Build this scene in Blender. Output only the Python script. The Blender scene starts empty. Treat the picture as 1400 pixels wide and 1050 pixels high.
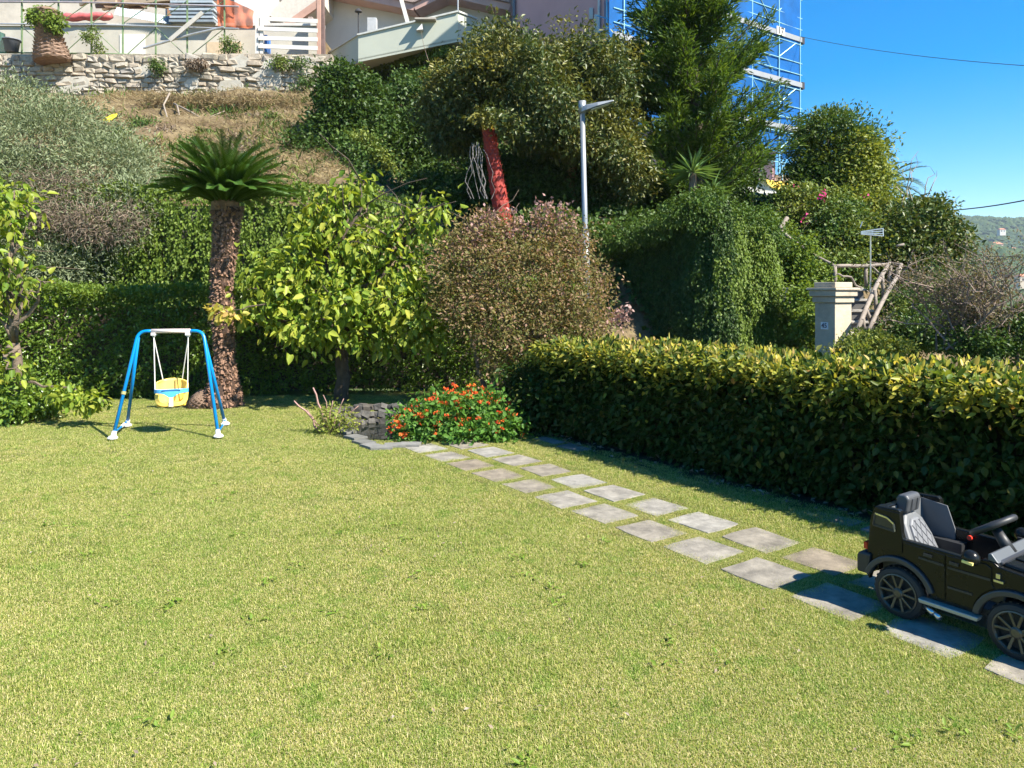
import bpy, bmesh, math, random
import numpy as np
from mathutils import Vector, Matrix, Euler

# ------------------------------------------------------------------ camera, sky, sun, exposure
SC = bpy.context.scene
COL = SC.collection
EYE = 1.65
cam_d = bpy.data.cameras.new("camera")
cam_d.sensor_width = 36.0
cam_d.lens = 36.0 * 1000 / 1400
cam_d.shift_y = -125 / 1400
cam_d.clip_end = 6000
cam = bpy.data.objects.new("camera", cam_d)
cam.location = (0, 0, EYE)
cam.rotation_euler = (math.radians(90), 0, 0)
COL.objects.link(cam)
SC.camera = cam

SUN_EL = math.radians(47)
SUN_AZ = math.atan2(0.84, -0.55)          # clockwise from +Y
TO_SUN = Vector((math.sin(SUN_AZ) * math.cos(SUN_EL), math.cos(SUN_AZ) * math.cos(SUN_EL), math.sin(SUN_EL)))
world = bpy.data.worlds.new("World")
SC.world = world
world.use_nodes = True
wn = world.node_tree
for n in list(wn.nodes):
    wn.nodes.remove(n)
wo = wn.nodes.new("ShaderNodeOutputWorld")
wb = wn.nodes.new("ShaderNodeBackground")
sky = wn.nodes.new("ShaderNodeTexSky")
sky.sky_type = 'NISHITA'
sky.sun_disc = False
sky.sun_elevation = SUN_EL
sky.sun_rotation = SUN_AZ
sky.altitude = 0
sky.air_density = 1.0
sky.dust_density = 0.3
sky.ozone_density = 3.0
hs = wn.nodes.new("ShaderNodeHueSaturation")
hs.inputs['Saturation'].default_value = 1.58
wb.inputs['Strength'].default_value = 0.088
wn.links.new(sky.outputs[0], hs.inputs['Color'])
wn.links.new(hs.outputs[0], wb.inputs['Color'])
wn.links.new(wb.outputs[0], wo.inputs['Surface'])

sun_d = bpy.data.lights.new("sun", 'SUN')
sun_d.energy = 5.0
sun_d.angle = math.radians(0.5)
sun_d.color = (1.0, 0.94, 0.82)
sun = bpy.data.objects.new("sun", sun_d)
sun.rotation_euler = TO_SUN.to_track_quat('Z', 'Y').to_euler()
sun.location = TO_SUN * 60
COL.objects.link(sun)

SC.view_settings.view_transform = 'Standard'
SC.view_settings.look = 'None'
SC.view_settings.exposure = 1.42
SC.view_settings.gamma = 1
SC.view_settings.use_curve_mapping = False
SC.render.engine = 'CYCLES'
SC.cycles.use_denoising = True
SC.cycles.max_bounces = 6
SC.cycles.diffuse_bounces = 3
SC.cycles.glossy_bounces = 3
SC.cycles.transmission_bounces = 4
SC.cycles.transparent_max_bounces = 8
SC.cycles.caustics_reflective = False
SC.cycles.caustics_refractive = False
SC.cycles.volume_bounces = 0

# ------------------------------------------------------------------ helpers
random.seed(7)
RNG = np.random.default_rng(11)
PI = math.pi


def at(px, py, Y):
    """a point of the place seen at photograph pixel (px, py) when it stands Y metres away"""
    return Vector(((px - 700) * Y / 1000, Y, EYE + (400 - py) * Y / 1000))


UD = Vector((-0.571, 0.821, 0))      # along the garden path, away from the house
VD = Vector((0.821, 0.571, 0))       # across it, towards the low hedge


def uv(u, v, z=0.0):
    p = UD * u + VD * v
    return Vector((p.x, p.y, z))


def link(o, parent=None):
    COL.objects.link(o)
    if parent is not None:
        o.parent = parent
        if parent.type == 'EMPTY':
            o.matrix_parent_inverse = Matrix.Translation(-parent.location)
    return o


def thing(name, label, cat, loc, group=None):
    o = bpy.data.objects.new(name, None)
    o.empty_display_size = 0.2
    o.location = loc
    o['label'] = label
    o['category'] = cat
    if group:
        o['group'] = group
    COL.objects.link(o)
    return o


def tag(o, label=None, cat=None, group=None, kind=None):
    if label: o['label'] = label
    if cat: o['category'] = cat
    if group: o['group'] = group
    if kind: o['kind'] = kind
    return o


class MB:
    """collects simple solids and links them as ONE mesh object"""
    def __init__(s):
        s.v, s.f = [], []

    def add(s, vs, fs):
        b = len(s.v)
        s.v += [Vector(v) for v in vs]
        s.f += [tuple(i + b for i in f) for f in fs]
        return s

    def box(s, c, size, M=None):
        hx, hy, hz = size[0] / 2, size[1] / 2, size[2] / 2
        vs = [Vector((x, y, z)) for x in (-hx, hx) for y in (-hy, hy) for z in (-hz, hz)]
        if M is not None:
            vs = [M @ v for v in vs]
        vs = [v + Vector(c) for v in vs]
        return s.add(vs, [(0, 1, 3, 2), (4, 6, 7, 5), (0, 4, 5, 1), (2, 3, 7, 6), (0, 2, 6, 4), (1, 5, 7, 3)])

    def bar(s, a, b, w, h, up=(0, 0, 1)):
        a, b = Vector(a), Vector(b)
        d = b - a
        x = d.normalized()
        up = Vector(up)
        if abs(x.dot(up)) > .98:
            up = Vector((0, 1, 0))
        y = up.cross(x).normalized()
        z = x.cross(y)
        M = Matrix((x, y, z)).transposed()
        return s.box((a + b) / 2, (d.length, w, h), M)

    def tube(s, pts, rad, n=8, cap=True):
        pts = [Vector(p) for p in pts]
        if not hasattr(rad, '__len__'):
            rad = [rad] * len(pts)
        b = len(s.v)
        prev = None
        for i, p in enumerate(pts):
            t = (pts[min(i + 1, len(pts) - 1)] - pts[max(i - 1, 0)])
            t = t.normalized() if t.length > 1e-9 else Vector((0, 0, 1))
            if prev is None:
                a = Vector((0, 0, 1)) if abs(t.z) < .9 else Vector((1, 0, 0))
                x = a.cross(t).normalized()
            else:
                x = (prev - t * prev.dot(t)).normalized()
            prev = x
            y = t.cross(x)
            for k in range(n):
                an = 2 * PI * k / n
                s.v.append(p + (x * math.cos(an) + y * math.sin(an)) * rad[i])
        for i in range(len(pts) - 1):
            for k in range(n):
                k2 = (k + 1) % n
                s.f.append((b + i * n + k, b + i * n + k2, b + (i + 1) * n + k2, b + (i + 1) * n + k))
        if cap:
            s.f.append(tuple(b + k for k in range(n))[::-1])
            s.f.append(tuple(b + (len(pts) - 1) * n + k for k in range(n)))
        return s

    def lathe(s, prof, c, axis=(0, 0, 1), n=24):
        """prof: (radius, height along the axis)"""
        ax = Vector(axis).normalized()
        a = Vector((0, 0, 1)) if abs(ax.z) < .9 else Vector((1, 0, 0))
        x = a.cross(ax).normalized()
        y = ax.cross(x)
        b = len(s.v)
        for r, h in prof:
            for k in range(n):
                an = 2 * PI * k / n
                s.v.append(Vector(c) + ax * h + (x * math.cos(an) + y * math.sin(an)) * r)
        for i in range(len(prof) - 1):
            for k in range(n):
                k2 = (k + 1) % n
                s.f.append((b + i * n + k, b + i * n + k2, b + (i + 1) * n + k2, b + (i + 1) * n + k))
        return s

    def prism(s, poly, d):
        """poly: 3-D points of one face; d: the extrusion vector"""
        n = len(poly)
        p = [Vector(q) for q in poly]
        d = Vector(d)
        vs = p + [q + d for q in p]
        fs = [tuple(range(n))[::-1], tuple(range(n, 2 * n))]
        fs += [(i, (i + 1) % n, n + (i + 1) % n, n + i) for i in range(n)]
        return s.add(vs, fs)

    def build(s, name, mat, parent=None, smooth=False, bevel=0, seg=2, label=None, kind=None):
        me = bpy.data.meshes.new(name)
        me.from_pydata([tuple(v) for v in s.v], [], s.f)
        bm = bmesh.new()
        bm.from_mesh(me)
        bmesh.ops.recalc_face_normals(bm, faces=bm.faces)
        bm.to_mesh(me)
        bm.free()
        if mat: me.materials.append(mat)
        if smooth:
            me.polygons.foreach_set('use_smooth', [True] * len(me.polygons))
        o = link(bpy.data.objects.new(name, me), parent)
        if bevel:
            m = o.modifiers.new('bevel', 'BEVEL')
            m.width = bevel
            m.segments = seg
            m.limit_method = 'ANGLE'
            m.angle_limit = math.radians(35)
        if label: o['label'] = label
        if kind: o['kind'] = kind
        return o


# ---- materials
def new_mat(name):
    m = bpy.data.materials.new(name)
    m.use_nodes = True
    nt = m.node_tree
    b = nt.nodes['Principled BSDF']
    return m, nt, b


def N(nt, t, **kw):
    n = nt.nodes.new(t)
    for k, v in kw.items():
        setattr(n, k, v)
    return n


def ramp(nt, fac, stops):
    r = N(nt, 'ShaderNodeValToRGB')
    el = r.color_ramp.elements
    while len(el) < len(stops):
        el.new(0.5)
    for e, (p, c) in zip(el, stops):
        e.position = p
        e.color = (*c, 1)
    nt.links.new(fac, r.inputs['Fac'])
    return r.outputs['Color']


def noise(nt, scale, detail=4, rough=.6, vec=None, dist=0.0):
    n = N(nt, 'ShaderNodeTexNoise')
    n.inputs['Scale'].default_value = scale
    n.inputs['Detail'].default_value = detail
    n.inputs['Roughness'].default_value = rough
    n.inputs['Distortion'].default_value = dist
    if vec is None:
        g = N(nt, 'ShaderNodeNewGeometry')
        vec = g.outputs['Position']
    nt.links.new(vec, n.inputs['Vector'])
    return n.outputs['Fac']


def mix(nt, fac, a, b, mode='MIX'):
    m = N(nt, 'ShaderNodeMix', data_type='RGBA', blend_type=mode)
    for sock, v in ((m.inputs[0], fac), (m.inputs[6], a), (m.inputs[7], b)):
        if hasattr(v, 'links') or isinstance(v, bpy.types.NodeSocket):
            nt.links.new(v, sock)
        elif hasattr(v, '__len__'):
            sock.default_value = (*v, 1) if len(v) == 3 else v
        else:
            sock.default_value = v
    return m.outputs[2]


def mathn(nt, op, a, b=None):
    m = N(nt, 'ShaderNodeMath', operation=op)
    for sock, v in ((m.inputs[0], a), (m.inputs[1], b)):
        if v is None: continue
        if isinstance(v, bpy.types.NodeSocket): nt.links.new(v, sock)
        else: sock.default_value = v
    return m.outputs[0]


def bump(nt, b, h, strength=.4, dist=.02):
    n = N(nt, 'ShaderNodeBump')
    n.inputs['Strength'].default_value = strength
    n.inputs['Distance'].default_value = dist
    nt.links.new(h, n.inputs['Height'])
    nt.links.new(n.outputs[0], b.inputs['Normal'])


def plain(name, col, rough=.6, metal=0.0, var=.12, scale=6, bmp=0.0, spec=.5, dirt=None):
    """a surface of one colour with uneven wear"""
    m, nt, b = new_mat(name)
    f = noise(nt, scale, 5, .65)
    lo = tuple(c * (1 - var) for c in col)
    hi = tuple(min(1, c * (1 + var)) for c in col)
    c = ramp(nt, f, [(.3, lo), (.7, hi)])
    if dirt:
        f2 = noise(nt, scale * .35, 6, .7)
        k = ramp(nt, f2, [(.5, (0, 0, 0)), (.75, (1, 1, 1))])
        c = mix(nt, k, c, dirt)
    nt.links.new(c, b.inputs['Base Color'])
    b.inputs['Roughness'].default_value = rough
    b.inputs['Metallic'].default_value = metal
    b.inputs['Specular IOR Level'].default_value = spec
    if bmp:
        bump(nt, b, noise(nt, scale * 5, 5, .7), bmp, .02)
    return m


def rnd_mat(name, cols, rough=.8, scale=12, bmp=.5, dark=.25, bd=.02, objrand=True):
    """alike pieces: each takes its own colour from the list, with grain"""
    m, nt, b = new_mat(name)
    oi = N(nt, 'ShaderNodeObjectInfo')
    n = len(cols)
    c = ramp(nt, oi.outputs['Random'], [(i / max(1, n - 1), k) for i, k in enumerate(cols)])
    f = noise(nt, scale, 6, .7)
    g = ramp(nt, f, [(.25, (1 - dark,) * 3), (.75, (1 + dark * .3,) * 3)])
    c = mix(nt, 1.0, c, g, 'MULTIPLY')
    nt.links.new(c, b.inputs['Base Color'])
    b.inputs['Roughness'].default_value = rough
    if bmp: bump(nt, b, f, bmp, bd)
    return m


def leaf_mat(name, cols, trans=.35, rough=.5, tint=(1.25, 1.15, .55), patch=None, patch_scale=1.2, spec=.22):
    """foliage: every leaf takes its colour from its own random number; light also comes through"""
    m, nt, b = new_mat(name)
    at_ = N(nt, 'ShaderNodeAttribute', attribute_name='rnd')
    n = len(cols)
    c = ramp(nt, at_.outputs['Fac'], [(i / max(1, n - 1), k) for i, k in enumerate(cols)])
    if patch:
        f = noise(nt, patch_scale, 3, .6)
        k = ramp(nt, f, [(.48, (0, 0, 0)), (.68, (1, 1, 1))])
        c = mix(nt, k, c, mix(nt, .65, c, patch))
    nt.links.new(c, b.inputs['Base Color'])
    b.inputs['Roughness'].default_value = rough
    b.inputs['Specular IOR Level'].default_value = spec
    tr = N(nt, 'ShaderNodeBsdfTranslucent')
    nt.links.new(mix(nt, 1.0, c, tint, 'MULTIPLY'), tr.inputs['Color'])
    ms = N(nt, 'ShaderNodeMixShader')
    ms.inputs[0].default_value = trans
    nt.links.new(b.outputs[0], ms.inputs[1])
    nt.links.new(tr.outputs[0], ms.inputs[2])
    nt.links.new(ms.outputs[0], nt.nodes['Material Output'].inputs['Surface'])
    return m


# ---- foliage
def unit(a):
    return a / np.maximum(np.linalg.norm(a, axis=1, keepdims=True), 1e-9)


def sphere(n):
    return unit(RNG.normal(size=(n, 3)))


def leaves(name, P, D, Nn, L, W, mat, parent=None, shape='diamond', fold=.18, droop=.1, rnd=None, kind='stuff', label=None):
    """one mesh of many leaves: base point P, direction D, face normal Nn"""
    n = len(P)
    D = unit(D)
    S = unit(np.cross(D, Nn))
    Nn = np.cross(S, D)
    L = np.broadcast_to(np.asarray(L, float), (n,))[:, None]
    W = np.broadcast_to(np.asarray(W, float), (n,))[:, None]
    rnd = RNG.random(n) if rnd is None else np.clip(rnd, 0, 1)
    if shape == 'diamond':
        V = np.stack([P, P + D * L * .42 + S * W * .5 + Nn * W * fold, P + D * L - Nn * L * droop,
                      P + D * L * .42 - S * W * .5 + Nn * W * fold], 1)
        tri = np.array([[0, 1, 2], [0, 2, 3]])
    elif shape == 'blade':
        V = np.stack([P - S * W * .5, P + S * W * .5, P + D * L - Nn * L * droop], 1)
        tri = np.array([[0, 1, 2]])
    else:
        V = np.stack([P, P + D * L * .28 + S * W * .46 + Nn * W * fold, P + D * L * .66 + S * W * .40 + Nn * W * fold * .7 - Nn * L * droop * .4,
                      P + D * L - Nn * L * droop, P + D * L * .66 - S * W * .40 + Nn * W * fold * .7 - Nn * L * droop * .4,
                      P + D * L * .28 - S * W * .46 + Nn * W * fold], 1)
        tri = np.array([[0, 1, 2], [0, 2, 3], [0, 3, 4], [0, 4, 5]])
    k = V.shape[1]
    F = (tri[None] + (np.arange(n) * k)[:, None, None]).reshape(-1, 3)
    return raw_mesh(name, V.reshape(-1, 3), F, mat, parent, np.repeat(rnd, k), kind, label)


def raw_mesh(name, V, F, mat, parent=None, rnd=None, kind=None, label=None, smooth=False):
    me = bpy.data.meshes.new(name)
    nv, nf, k = len(V), len(F), F.shape[1]
    me.vertices.add(nv)
    me.vertices.foreach_set('co', np.ascontiguousarray(V, np.float32).ravel())
    me.loops.add(nf * k)
    me.loops.foreach_set('vertex_index', np.ascontiguousarray(F, np.int32).ravel())
    me.polygons.add(nf)
    me.polygons.foreach_set('loop_start', np.arange(0, nf * k, k, dtype=np.int32))
    if smooth:
        me.polygons.foreach_set('use_smooth', np.ones(nf, bool))
    if rnd is not None:
        a = me.attributes.new('rnd', 'FLOAT', 'POINT')
        a.data.foreach_set('value', np.ascontiguousarray(rnd, np.float32))
    me.update(calc_edges=True)
    if mat: me.materials.append(mat)
    o = link(bpy.data.objects.new(name, me), parent)
    if kind: o['kind'] = kind
    if label: o['label'] = label
    return o


def blobs_at(rows, Y0=None):
    """rows: (px, py, Y, half width px, half height px, half depth m) -> centres and radii in metres"""
    C, R = [], []
    for px, py, Y, rx, ry, rd in rows:
        C.append(at(px, py, Y))
        R.append((rx * Y / 1000, rd, ry * Y / 1000))
    return np.array(C), np.array(R)


def twigs(C, R, n, shell=.6, lump=.22, rng=RNG):
    """points spread through the outer part of a union of uneven ellipsoids, with their outward directions"""
    area = (R[:, 0] * R[:, 1] + R[:, 1] * R[:, 2] + R[:, 0] * R[:, 2])
    idx = rng.choice(len(C), size=n, p=area / area.sum())
    d = sphere(n)
    ph = np.array([[1.3, 2.1, .4], [2.7, .6, 1.9], [.5, 3.1, 1.1]])
    q = d * 3.1 + C[idx]
    ln = np.sin(q @ ph[0] * 1.3 + 1) + np.sin(q @ ph[1] * 1.1) + np.sin(q @ ph[2] * 2 + 2)
    r = (shell + (1 - shell) * rng.random(n) ** .6) * (1 + lump * ln / 2)
    P = C[idx] + d * R[idx] * r[:, None]
    out = unit(d / R[idx])
    keep = np.ones(n, bool)
    for j in range(len(C)):
        inside = (((P - C[j]) / R[j]) ** 2).sum(1) < .42
        keep &= ~(inside & (idx != j))
    return P[keep], out[keep]


def spray(P, O, per, rad, flat=.6, out=.6, rand=.8, down=.2, up=.5):
    """leaves around each twig end"""
    n = len(P) * per
    Pt = np.repeat(P, per, 0)
    Ot = np.repeat(O, per, 0)
    off = RNG.normal(size=(n, 3)) * rad
    off[:, 2] *= flat
    D = unit(Ot * out + sphere(n) * rand + np.array([0, 0, -down]))
    Nn = unit(sphere(n) * .7 + np.array([0, 0, up]) + Ot * .35)
    return Pt + off, D, Nn


def crown(name, rows, n_tw, per, rad, L, W, mat, parent, shell=.55, lump=.25, shape='diamond', jit=.35,
          out=.6, rand=.8, down=.2, up=.5, fold=.18, droop=.1, flat=.6, kind='stuff', label=None):
    C, R = rows if isinstance(rows, tuple) else blobs_at(rows)
    P, O = twigs(C, R, n_tw, shell, lump)
    tw = RNG.random(len(P))
    Q, D, Nn = spray(P, O, per, rad, flat, out, rand, down, up)
    n = len(Q)
    s = 1 + jit * (RNG.random(n) - .5) * 2
    rn = np.repeat(tw, per) * .55 + RNG.random(n) * .45
    return leaves(name, Q, D, Nn, L * s, W * s, mat, parent, shape, fold, droop, rn, kind, label), P


def limb(mb, a, b, r0, r1, wig=.12, n=5, k=6):
    a, b = Vector(a), Vector(b)
    L = (b - a).length
    pts, rr = [], []
    for i in range(n + 1):
        t = i / n
        p = a.lerp(b, t)
        if 0 < i < n:
            p += Vector((random.gauss(0, 1), random.gauss(0, 1), random.gauss(0, .6))) * wig * L / n
        p.z += math.sin(t * PI) * L * .06
        pts.append(p)
        rr.append(r0 + (r1 - r0) * t)
    mb.tube(pts, rr, k)
    return pts


def limbs(mb, top, ends, r0, r1, sub=4):
    for e in ends:
        pts = limb(mb, top, e, r0, r1, .25)
        for _ in range(sub):
            p = random.choice(pts[2:])
            q = p + Vector((random.gauss(0, 1), random.gauss(0, 1), random.gauss(.4, .8))) * (Vector(e) - Vector(top)).length * .17
            limb(mb, p, q, r1 * 1.0, r1 * .35, .2, 3, 5)


def grid_terrain(name, x0, x1, y0, y1, step, fn, mat, kind='structure', label=None):
    xs = np.arange(x0, x1 + step * .5, step)
    ys = np.arange(y0, y1 + step * .5, step)
    X, Y = np.meshgrid(xs, ys)
    Z = fn(X, Y)
    nx, ny = len(xs), len(ys)
    V = np.stack([X, Y, Z], -1).reshape(-1, 3)
    i = np.arange(nx * ny).reshape(ny, nx)
    F = np.stack([i[:-1, :-1], i[:-1, 1:], i[1:, 1:], i[1:, :-1]], -1).reshape(-1, 4)
    return raw_mesh(name, V, F, mat, None, None, kind, label, smooth=True)


def sst(a, b, x):
    t = np.clip((x - a) / (b - a), 0, 1)
    return t * t * (3 - 2 * t)


def wave(X, Y, s, seed=0):
    """a cheap uneven field in about -1..1"""
    r = np.random.default_rng(seed)
    z = 0
    amp = 0
    for k in range(5):
        a = r.random() * 6.28
        f = s * 1.7 ** k
        z = z + np.sin((X * math.cos(a) + Y * math.sin(a)) * f + r.random() * 6.28) * np.cos((X * math.sin(a * 1.7) - Y * math.cos(a * 1.3)) * f * .8 + r.random() * 6) / 1.5 ** k
        amp += 1 / 1.5 ** k
    return z / amp * 1.6

# ------------------------------------------------------------------ ground and terrain
def soil_mat(name, lo, hi, scale=3.0, b_=.6, third=None):
    m, nt, b = new_mat(name)
    f = noise(nt, scale, 6, .7)
    st = [(.3, lo), (.7, hi)]
    if third: st = [(.25, lo), (.5, hi), (.72, third)]
    c = ramp(nt, f, st)
    g = noise(nt, scale * 9, 5, .7)
    c = mix(nt, 1.0, c, ramp(nt, g, [(.3, (.6, .6, .6)), (.7, (1.15, 1.15, 1.15))]), 'MULTIPLY')
    nt.links.new(c, b.inputs['Base Color'])
    b.inputs['Roughness'].default_value = .95
    b.inputs['Specular IOR Level'].default_value = .1
    bump(nt, b, g, b_, .05)
    return m


M_soil = soil_mat('lawn soil', (.10, .12, .03), (.21, .21, .07), 2.2)
M_earth = soil_mat('hillside earth', (.07, .045, .025), (.17, .125, .07), .9, .9, (.27, .215, .12))
M_field = soil_mat('far ground', (.05, .08, .025), (.10, .12, .05), .02)
M_road = plain('asphalt', (.05, .05, .05), .9, 0, .2, 4, .4)

raw_mesh('ground', np.array([[-385, -45, -.30], [2385, -45, -.30], [2385, 1580, -.30], [-385, 1580, -.30]], float), np.array([[0, 1, 2, 3]]), M_field, kind='structure')
lx = np.array([[-14, -3], [9, -3], [9, 3.2], [3.5, 7.0], [0.2, 12.3], [-14, 12.3]], float)


def lawn_mesh():
    mb = MB()
    mb.prism([(x, y, 0.0) for x, y in lx], (0, 0, -.4))
    return mb.build('lawn', M_soil, kind='structure')


lawn = lawn_mesh()
rd = MB().add([uv(-6, 6.55, -.02), uv(-6, 10.2, -.02), uv(13.5, 10.2, -.02), uv(13.5, 6.55, -.02)], [(0, 1, 2, 3)])
rd.build('road', M_road, kind='structure')


def hill_z(X, Y):
    X = np.asarray(X, float)
    Y = np.asarray(Y, float)
    lf = 1 - sst(-3.6, -1.0, X)
    z0 = 3.25 * lf + .9 * (1 - lf)
    base = np.where(Y < 17, z0 + (3.7 - z0) * np.clip((Y - 14.3) / 2.7, 0, 1), 3.7 + (Y - 17) * .49)
    rt_ = sst(-.24, -.06, X / np.maximum(Y, 1))
    rr_ = 1 - sst(.10, .28, X / np.maximum(Y, 1))
    low = z0 + (3.2 - z0) * np.clip((Y - 14.3) / 2.7, 0, 1) + np.maximum(Y - 17, 0) * .20 + np.maximum(Y - 23, 0) * .42 * rr_
    base = base * (1 - rt_) + low * rt_
    base = np.minimum(base, 9.7)
    base = base + 1.62 * (1 - sst(-8.6, -7.4, X)) * sst(30.15, 30.5, Y)
    base = base + 1.9 * (1 - sst(-8.6, -7.4, X)) * sst(32.2, 32.4, Y)
    u = -.571 * X + .821 * Y
    keep = np.maximum(sst(9.3, 11.2, u), 1 - sst(1.2, 2.6, X))
    w = X - .40 * Y
    keep = keep * (1 - sst(0, 4.5, w))
    z = base * keep + (wave(X, Y, .9, 3) * .22 + wave(X, Y, 2.4, 5) * .10) * sst(14.5, 16, Y) * (1 - sst(29.3, 30, Y))
    return np.where(Y < 14.2, -.28, z)


hillside = grid_terrain('hillside', -32, 18, 14.2, 48, .4, hill_z, M_earth)
hillside['label'] = 'steep earth hillside with dry cut grass below the stone wall'


# far wooded hills
def far_z(X, Y):
    r = 1.0 + .09 * np.sin(X / 75 + .6) + .10 * np.sin(X / 180 + 3.2) + .03 * np.sin(X / 28)
    z = 119 * np.exp(-((Y - 1180) / 260) ** 2) * r
    z2 = 44 * np.exp(-((Y - 700) / 120) ** 2) * (1 + .25 * np.sin(X / 60 + 2))
    return np.maximum(z, z2) + wave(X, Y, .03, 9) * 4 - 2


M_hill = soil_mat('far hill', (.022, .045, .015), (.05, .085, .03), .02, .3, (.085, .12, .04))
hill = grid_terrain('far_hill', -380, 2380, 480, 1560, 14, far_z, M_hill)
hill['label'] = 'wooded hills on the horizon behind the bare twiggy shrub'

# the air between here and the hills
hz = MB().box((1000, 770, 80), (2790, 1640, 165))
hzm = bpy.data.materials.new('air')
hzm.use_nodes = True
hnt = hzm.node_tree
hnt.nodes.remove(hnt.nodes['Principled BSDF'])
pv = hnt.nodes.new('ShaderNodeVolumePrincipled')
pv.inputs['Color'].default_value = (.70, .82, 1.0, 1)
pv.inputs['Density'].default_value = .00016
hnt.links.new(pv.outputs[0], hnt.nodes['Material Output'].inputs['Volume'])
hz.build('haze', hzm, kind='stuff')

# ------------------------------------------------------------------ garden path
M_stone = rnd_mat('slate paving', [(.23, .215, .185), (.29, .275, .24), (.23, .185, .13), (.255, .24, .205), (.31, .295, .26), (.24, .20, .145), (.27, .25, .21)], .85, 6, .7, .7, .018)
M_bed = soil_mat('path bed', (.06, .05, .02), (.13, .12, .045), 4)
pb = MB().add([uv(.4, 3.40, .004), uv(.4, 4.36, .004), uv(7.25, 4.36, .004), uv(7.25, 3.40, .004)], [(0, 1, 2, 3)])
path = pb.build('garden_path', M_bed, kind='structure')
SLABS = []


def slab_mesh(seed, w, l):
    r = random.Random(seed)
    bm = bmesh.new()
    pts = []
    cs = [(-w / 2, -l / 2), (w / 2, -l / 2), (w / 2, l / 2), (-w / 2, l / 2)]
    for i in range(4):
        a, b = cs[i], cs[(i + 1) % 4]
        for t in (0, .33, .67):
            j = .004 if t else .010
            pts.append((a[0] + (b[0] - a[0]) * t + r.uniform(-j, j), a[1] + (b[1] - a[1]) * t + r.uniform(-j, j)))
    top = [bm.verts.new((x * .985, y * .985, .016 + r.uniform(-.001, .001))) for x, y in pts]
    mid = [bm.verts.new((x, y, .010)) for x, y in pts]
    bot = [bm.verts.new((x, y, -.02)) for x, y in pts]
    bm.faces.new(top)
    for i in range(len(pts)):
        k = (i + 1) % len(pts)
        bm.faces.new((mid[i], mid[k], top[k], top[i]))
        bm.faces.new((bot[i], bot[k], mid[k], mid[i]))
    me = bpy.data.meshes.new('paving_stone')
    bmesh.ops.recalc_face_normals(bm, faces=bm.faces)
    bm.to_mesh(me)
    bm.free()
    me.materials.append(M_stone)
    return me


slab_variants = [slab_mesh(i, .342, .372) for i in range(6)]
ang = math.atan2(UD.y, UD.x) - PI / 2
for col, (v0, u0, n) in enumerate(((3.665, 2.68, 11), (4.12, 3.05, 10))):
    for k in range(-5, n):
        u = u0 + .4665 * k
        if u > 7.1: continue
        o = bpy.data.objects.new('paving_stone', random.choice(slab_variants))
        p = uv(u + random.uniform(-.012, .012), v0 + random.uniform(-.012, .012))
        o.location = (p.x, p.y, random.uniform(-.010, -.003))
        o.rotation_euler = (random.gauss(0, .006), random.gauss(0, .006), ang + random.gauss(0, .022) + random.choice((0, PI)))
        o.scale = (random.uniform(.96, 1.05), random.uniform(.95, 1.04), 1)
        link(o, path)
        SLABS.append((u, v0))

# flat stones edging the bed of the low hedge
M_edge = rnd_mat('edging stone', [(.15, .15, .13), (.20, .195, .18), (.11, .11, .095)], .9, 8, .5, .4)
edge = MB().add([uv(1.4, 4.98, .003), uv(1.4, 6.5, .003), uv(7.2, 6.5, .003), uv(7.2, 4.98, .003)], [(0, 1, 2, 3)]).build(
    'hedge_bed', soil_mat('bed soil', (.03, .022, .014), (.07, .05, .03), 5), kind='structure')
ev = [slab_mesh(50 + i, .16, .36) for i in range(4)]
u = 1.6
while u < 7.0:
    ln = random.uniform(.28, .46)
    o = bpy.data.objects.new('edging_stone', random.choice(ev))
    o.data.materials[0] = M_edge
    p = uv(u + ln / 2, 4.98 + random.uniform(-.03, .03))
    o.location = (p.x, p.y, random.uniform(-.022, .002))
    o.rotation_euler = (random.gauss(0, .03), random.gauss(0, .03), ang + random.gauss(0, .06))
    o.scale = (random.uniform(.8, 1.2), ln / .38, 1.1)
    if random.random() < .45: link(o, edge)
    u += ln + random.uniform(.02, .10)

# ------------------------------------------------------------------ rubble wall on the hillside
M_rub = rnd_mat('rubble stone', [(.38, .33, .26), (.43, .38, .30), (.32, .275, .215), (.46, .41, .335), (.40, .33, .25), (.35, .32, .28), (.45, .39, .30), (.36, .295, .225)], .95, 7, .8, .5, .03)
M_mortar = soil_mat('mortar', (.24, .19, .14), (.50, .44, .36), 1.3, .9)
M_plaster = plain('old plaster', (.46, .43, .37), .95, 0, .18, 2.5, .5, dirt=(.30, .26, .19))
WY = 30.0
rw = thing('retaining_wall', 'weathered rubble stone wall with plaster patches above the dry slope', 'stone wall', (-15, WY, 9.3))
wb_ = MB()
wb_.box((-15.2, WY + .165, 10.05), (15.6, .36, 2.75))
wb_.build('wall_core', M_mortar, rw)


def rubble(seed):
    bm = bmesh.new()
    bmesh.ops.create_cube(bm, size=1)
    bmesh.ops.bevel(bm, geom=bm.edges[:], offset=.16, segments=1, affect='EDGES')
    r = random.Random(seed)
    for v in bm.verts:
        v.co += Vector((r.uniform(-.09, .09), r.uniform(-.09, .09), r.uniform(-.11, .11)))
    me = bpy.data.meshes.new('stone')
    bm.to_mesh(me)
    bm.free()
    me.materials.append(M_rub)
    return me


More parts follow.
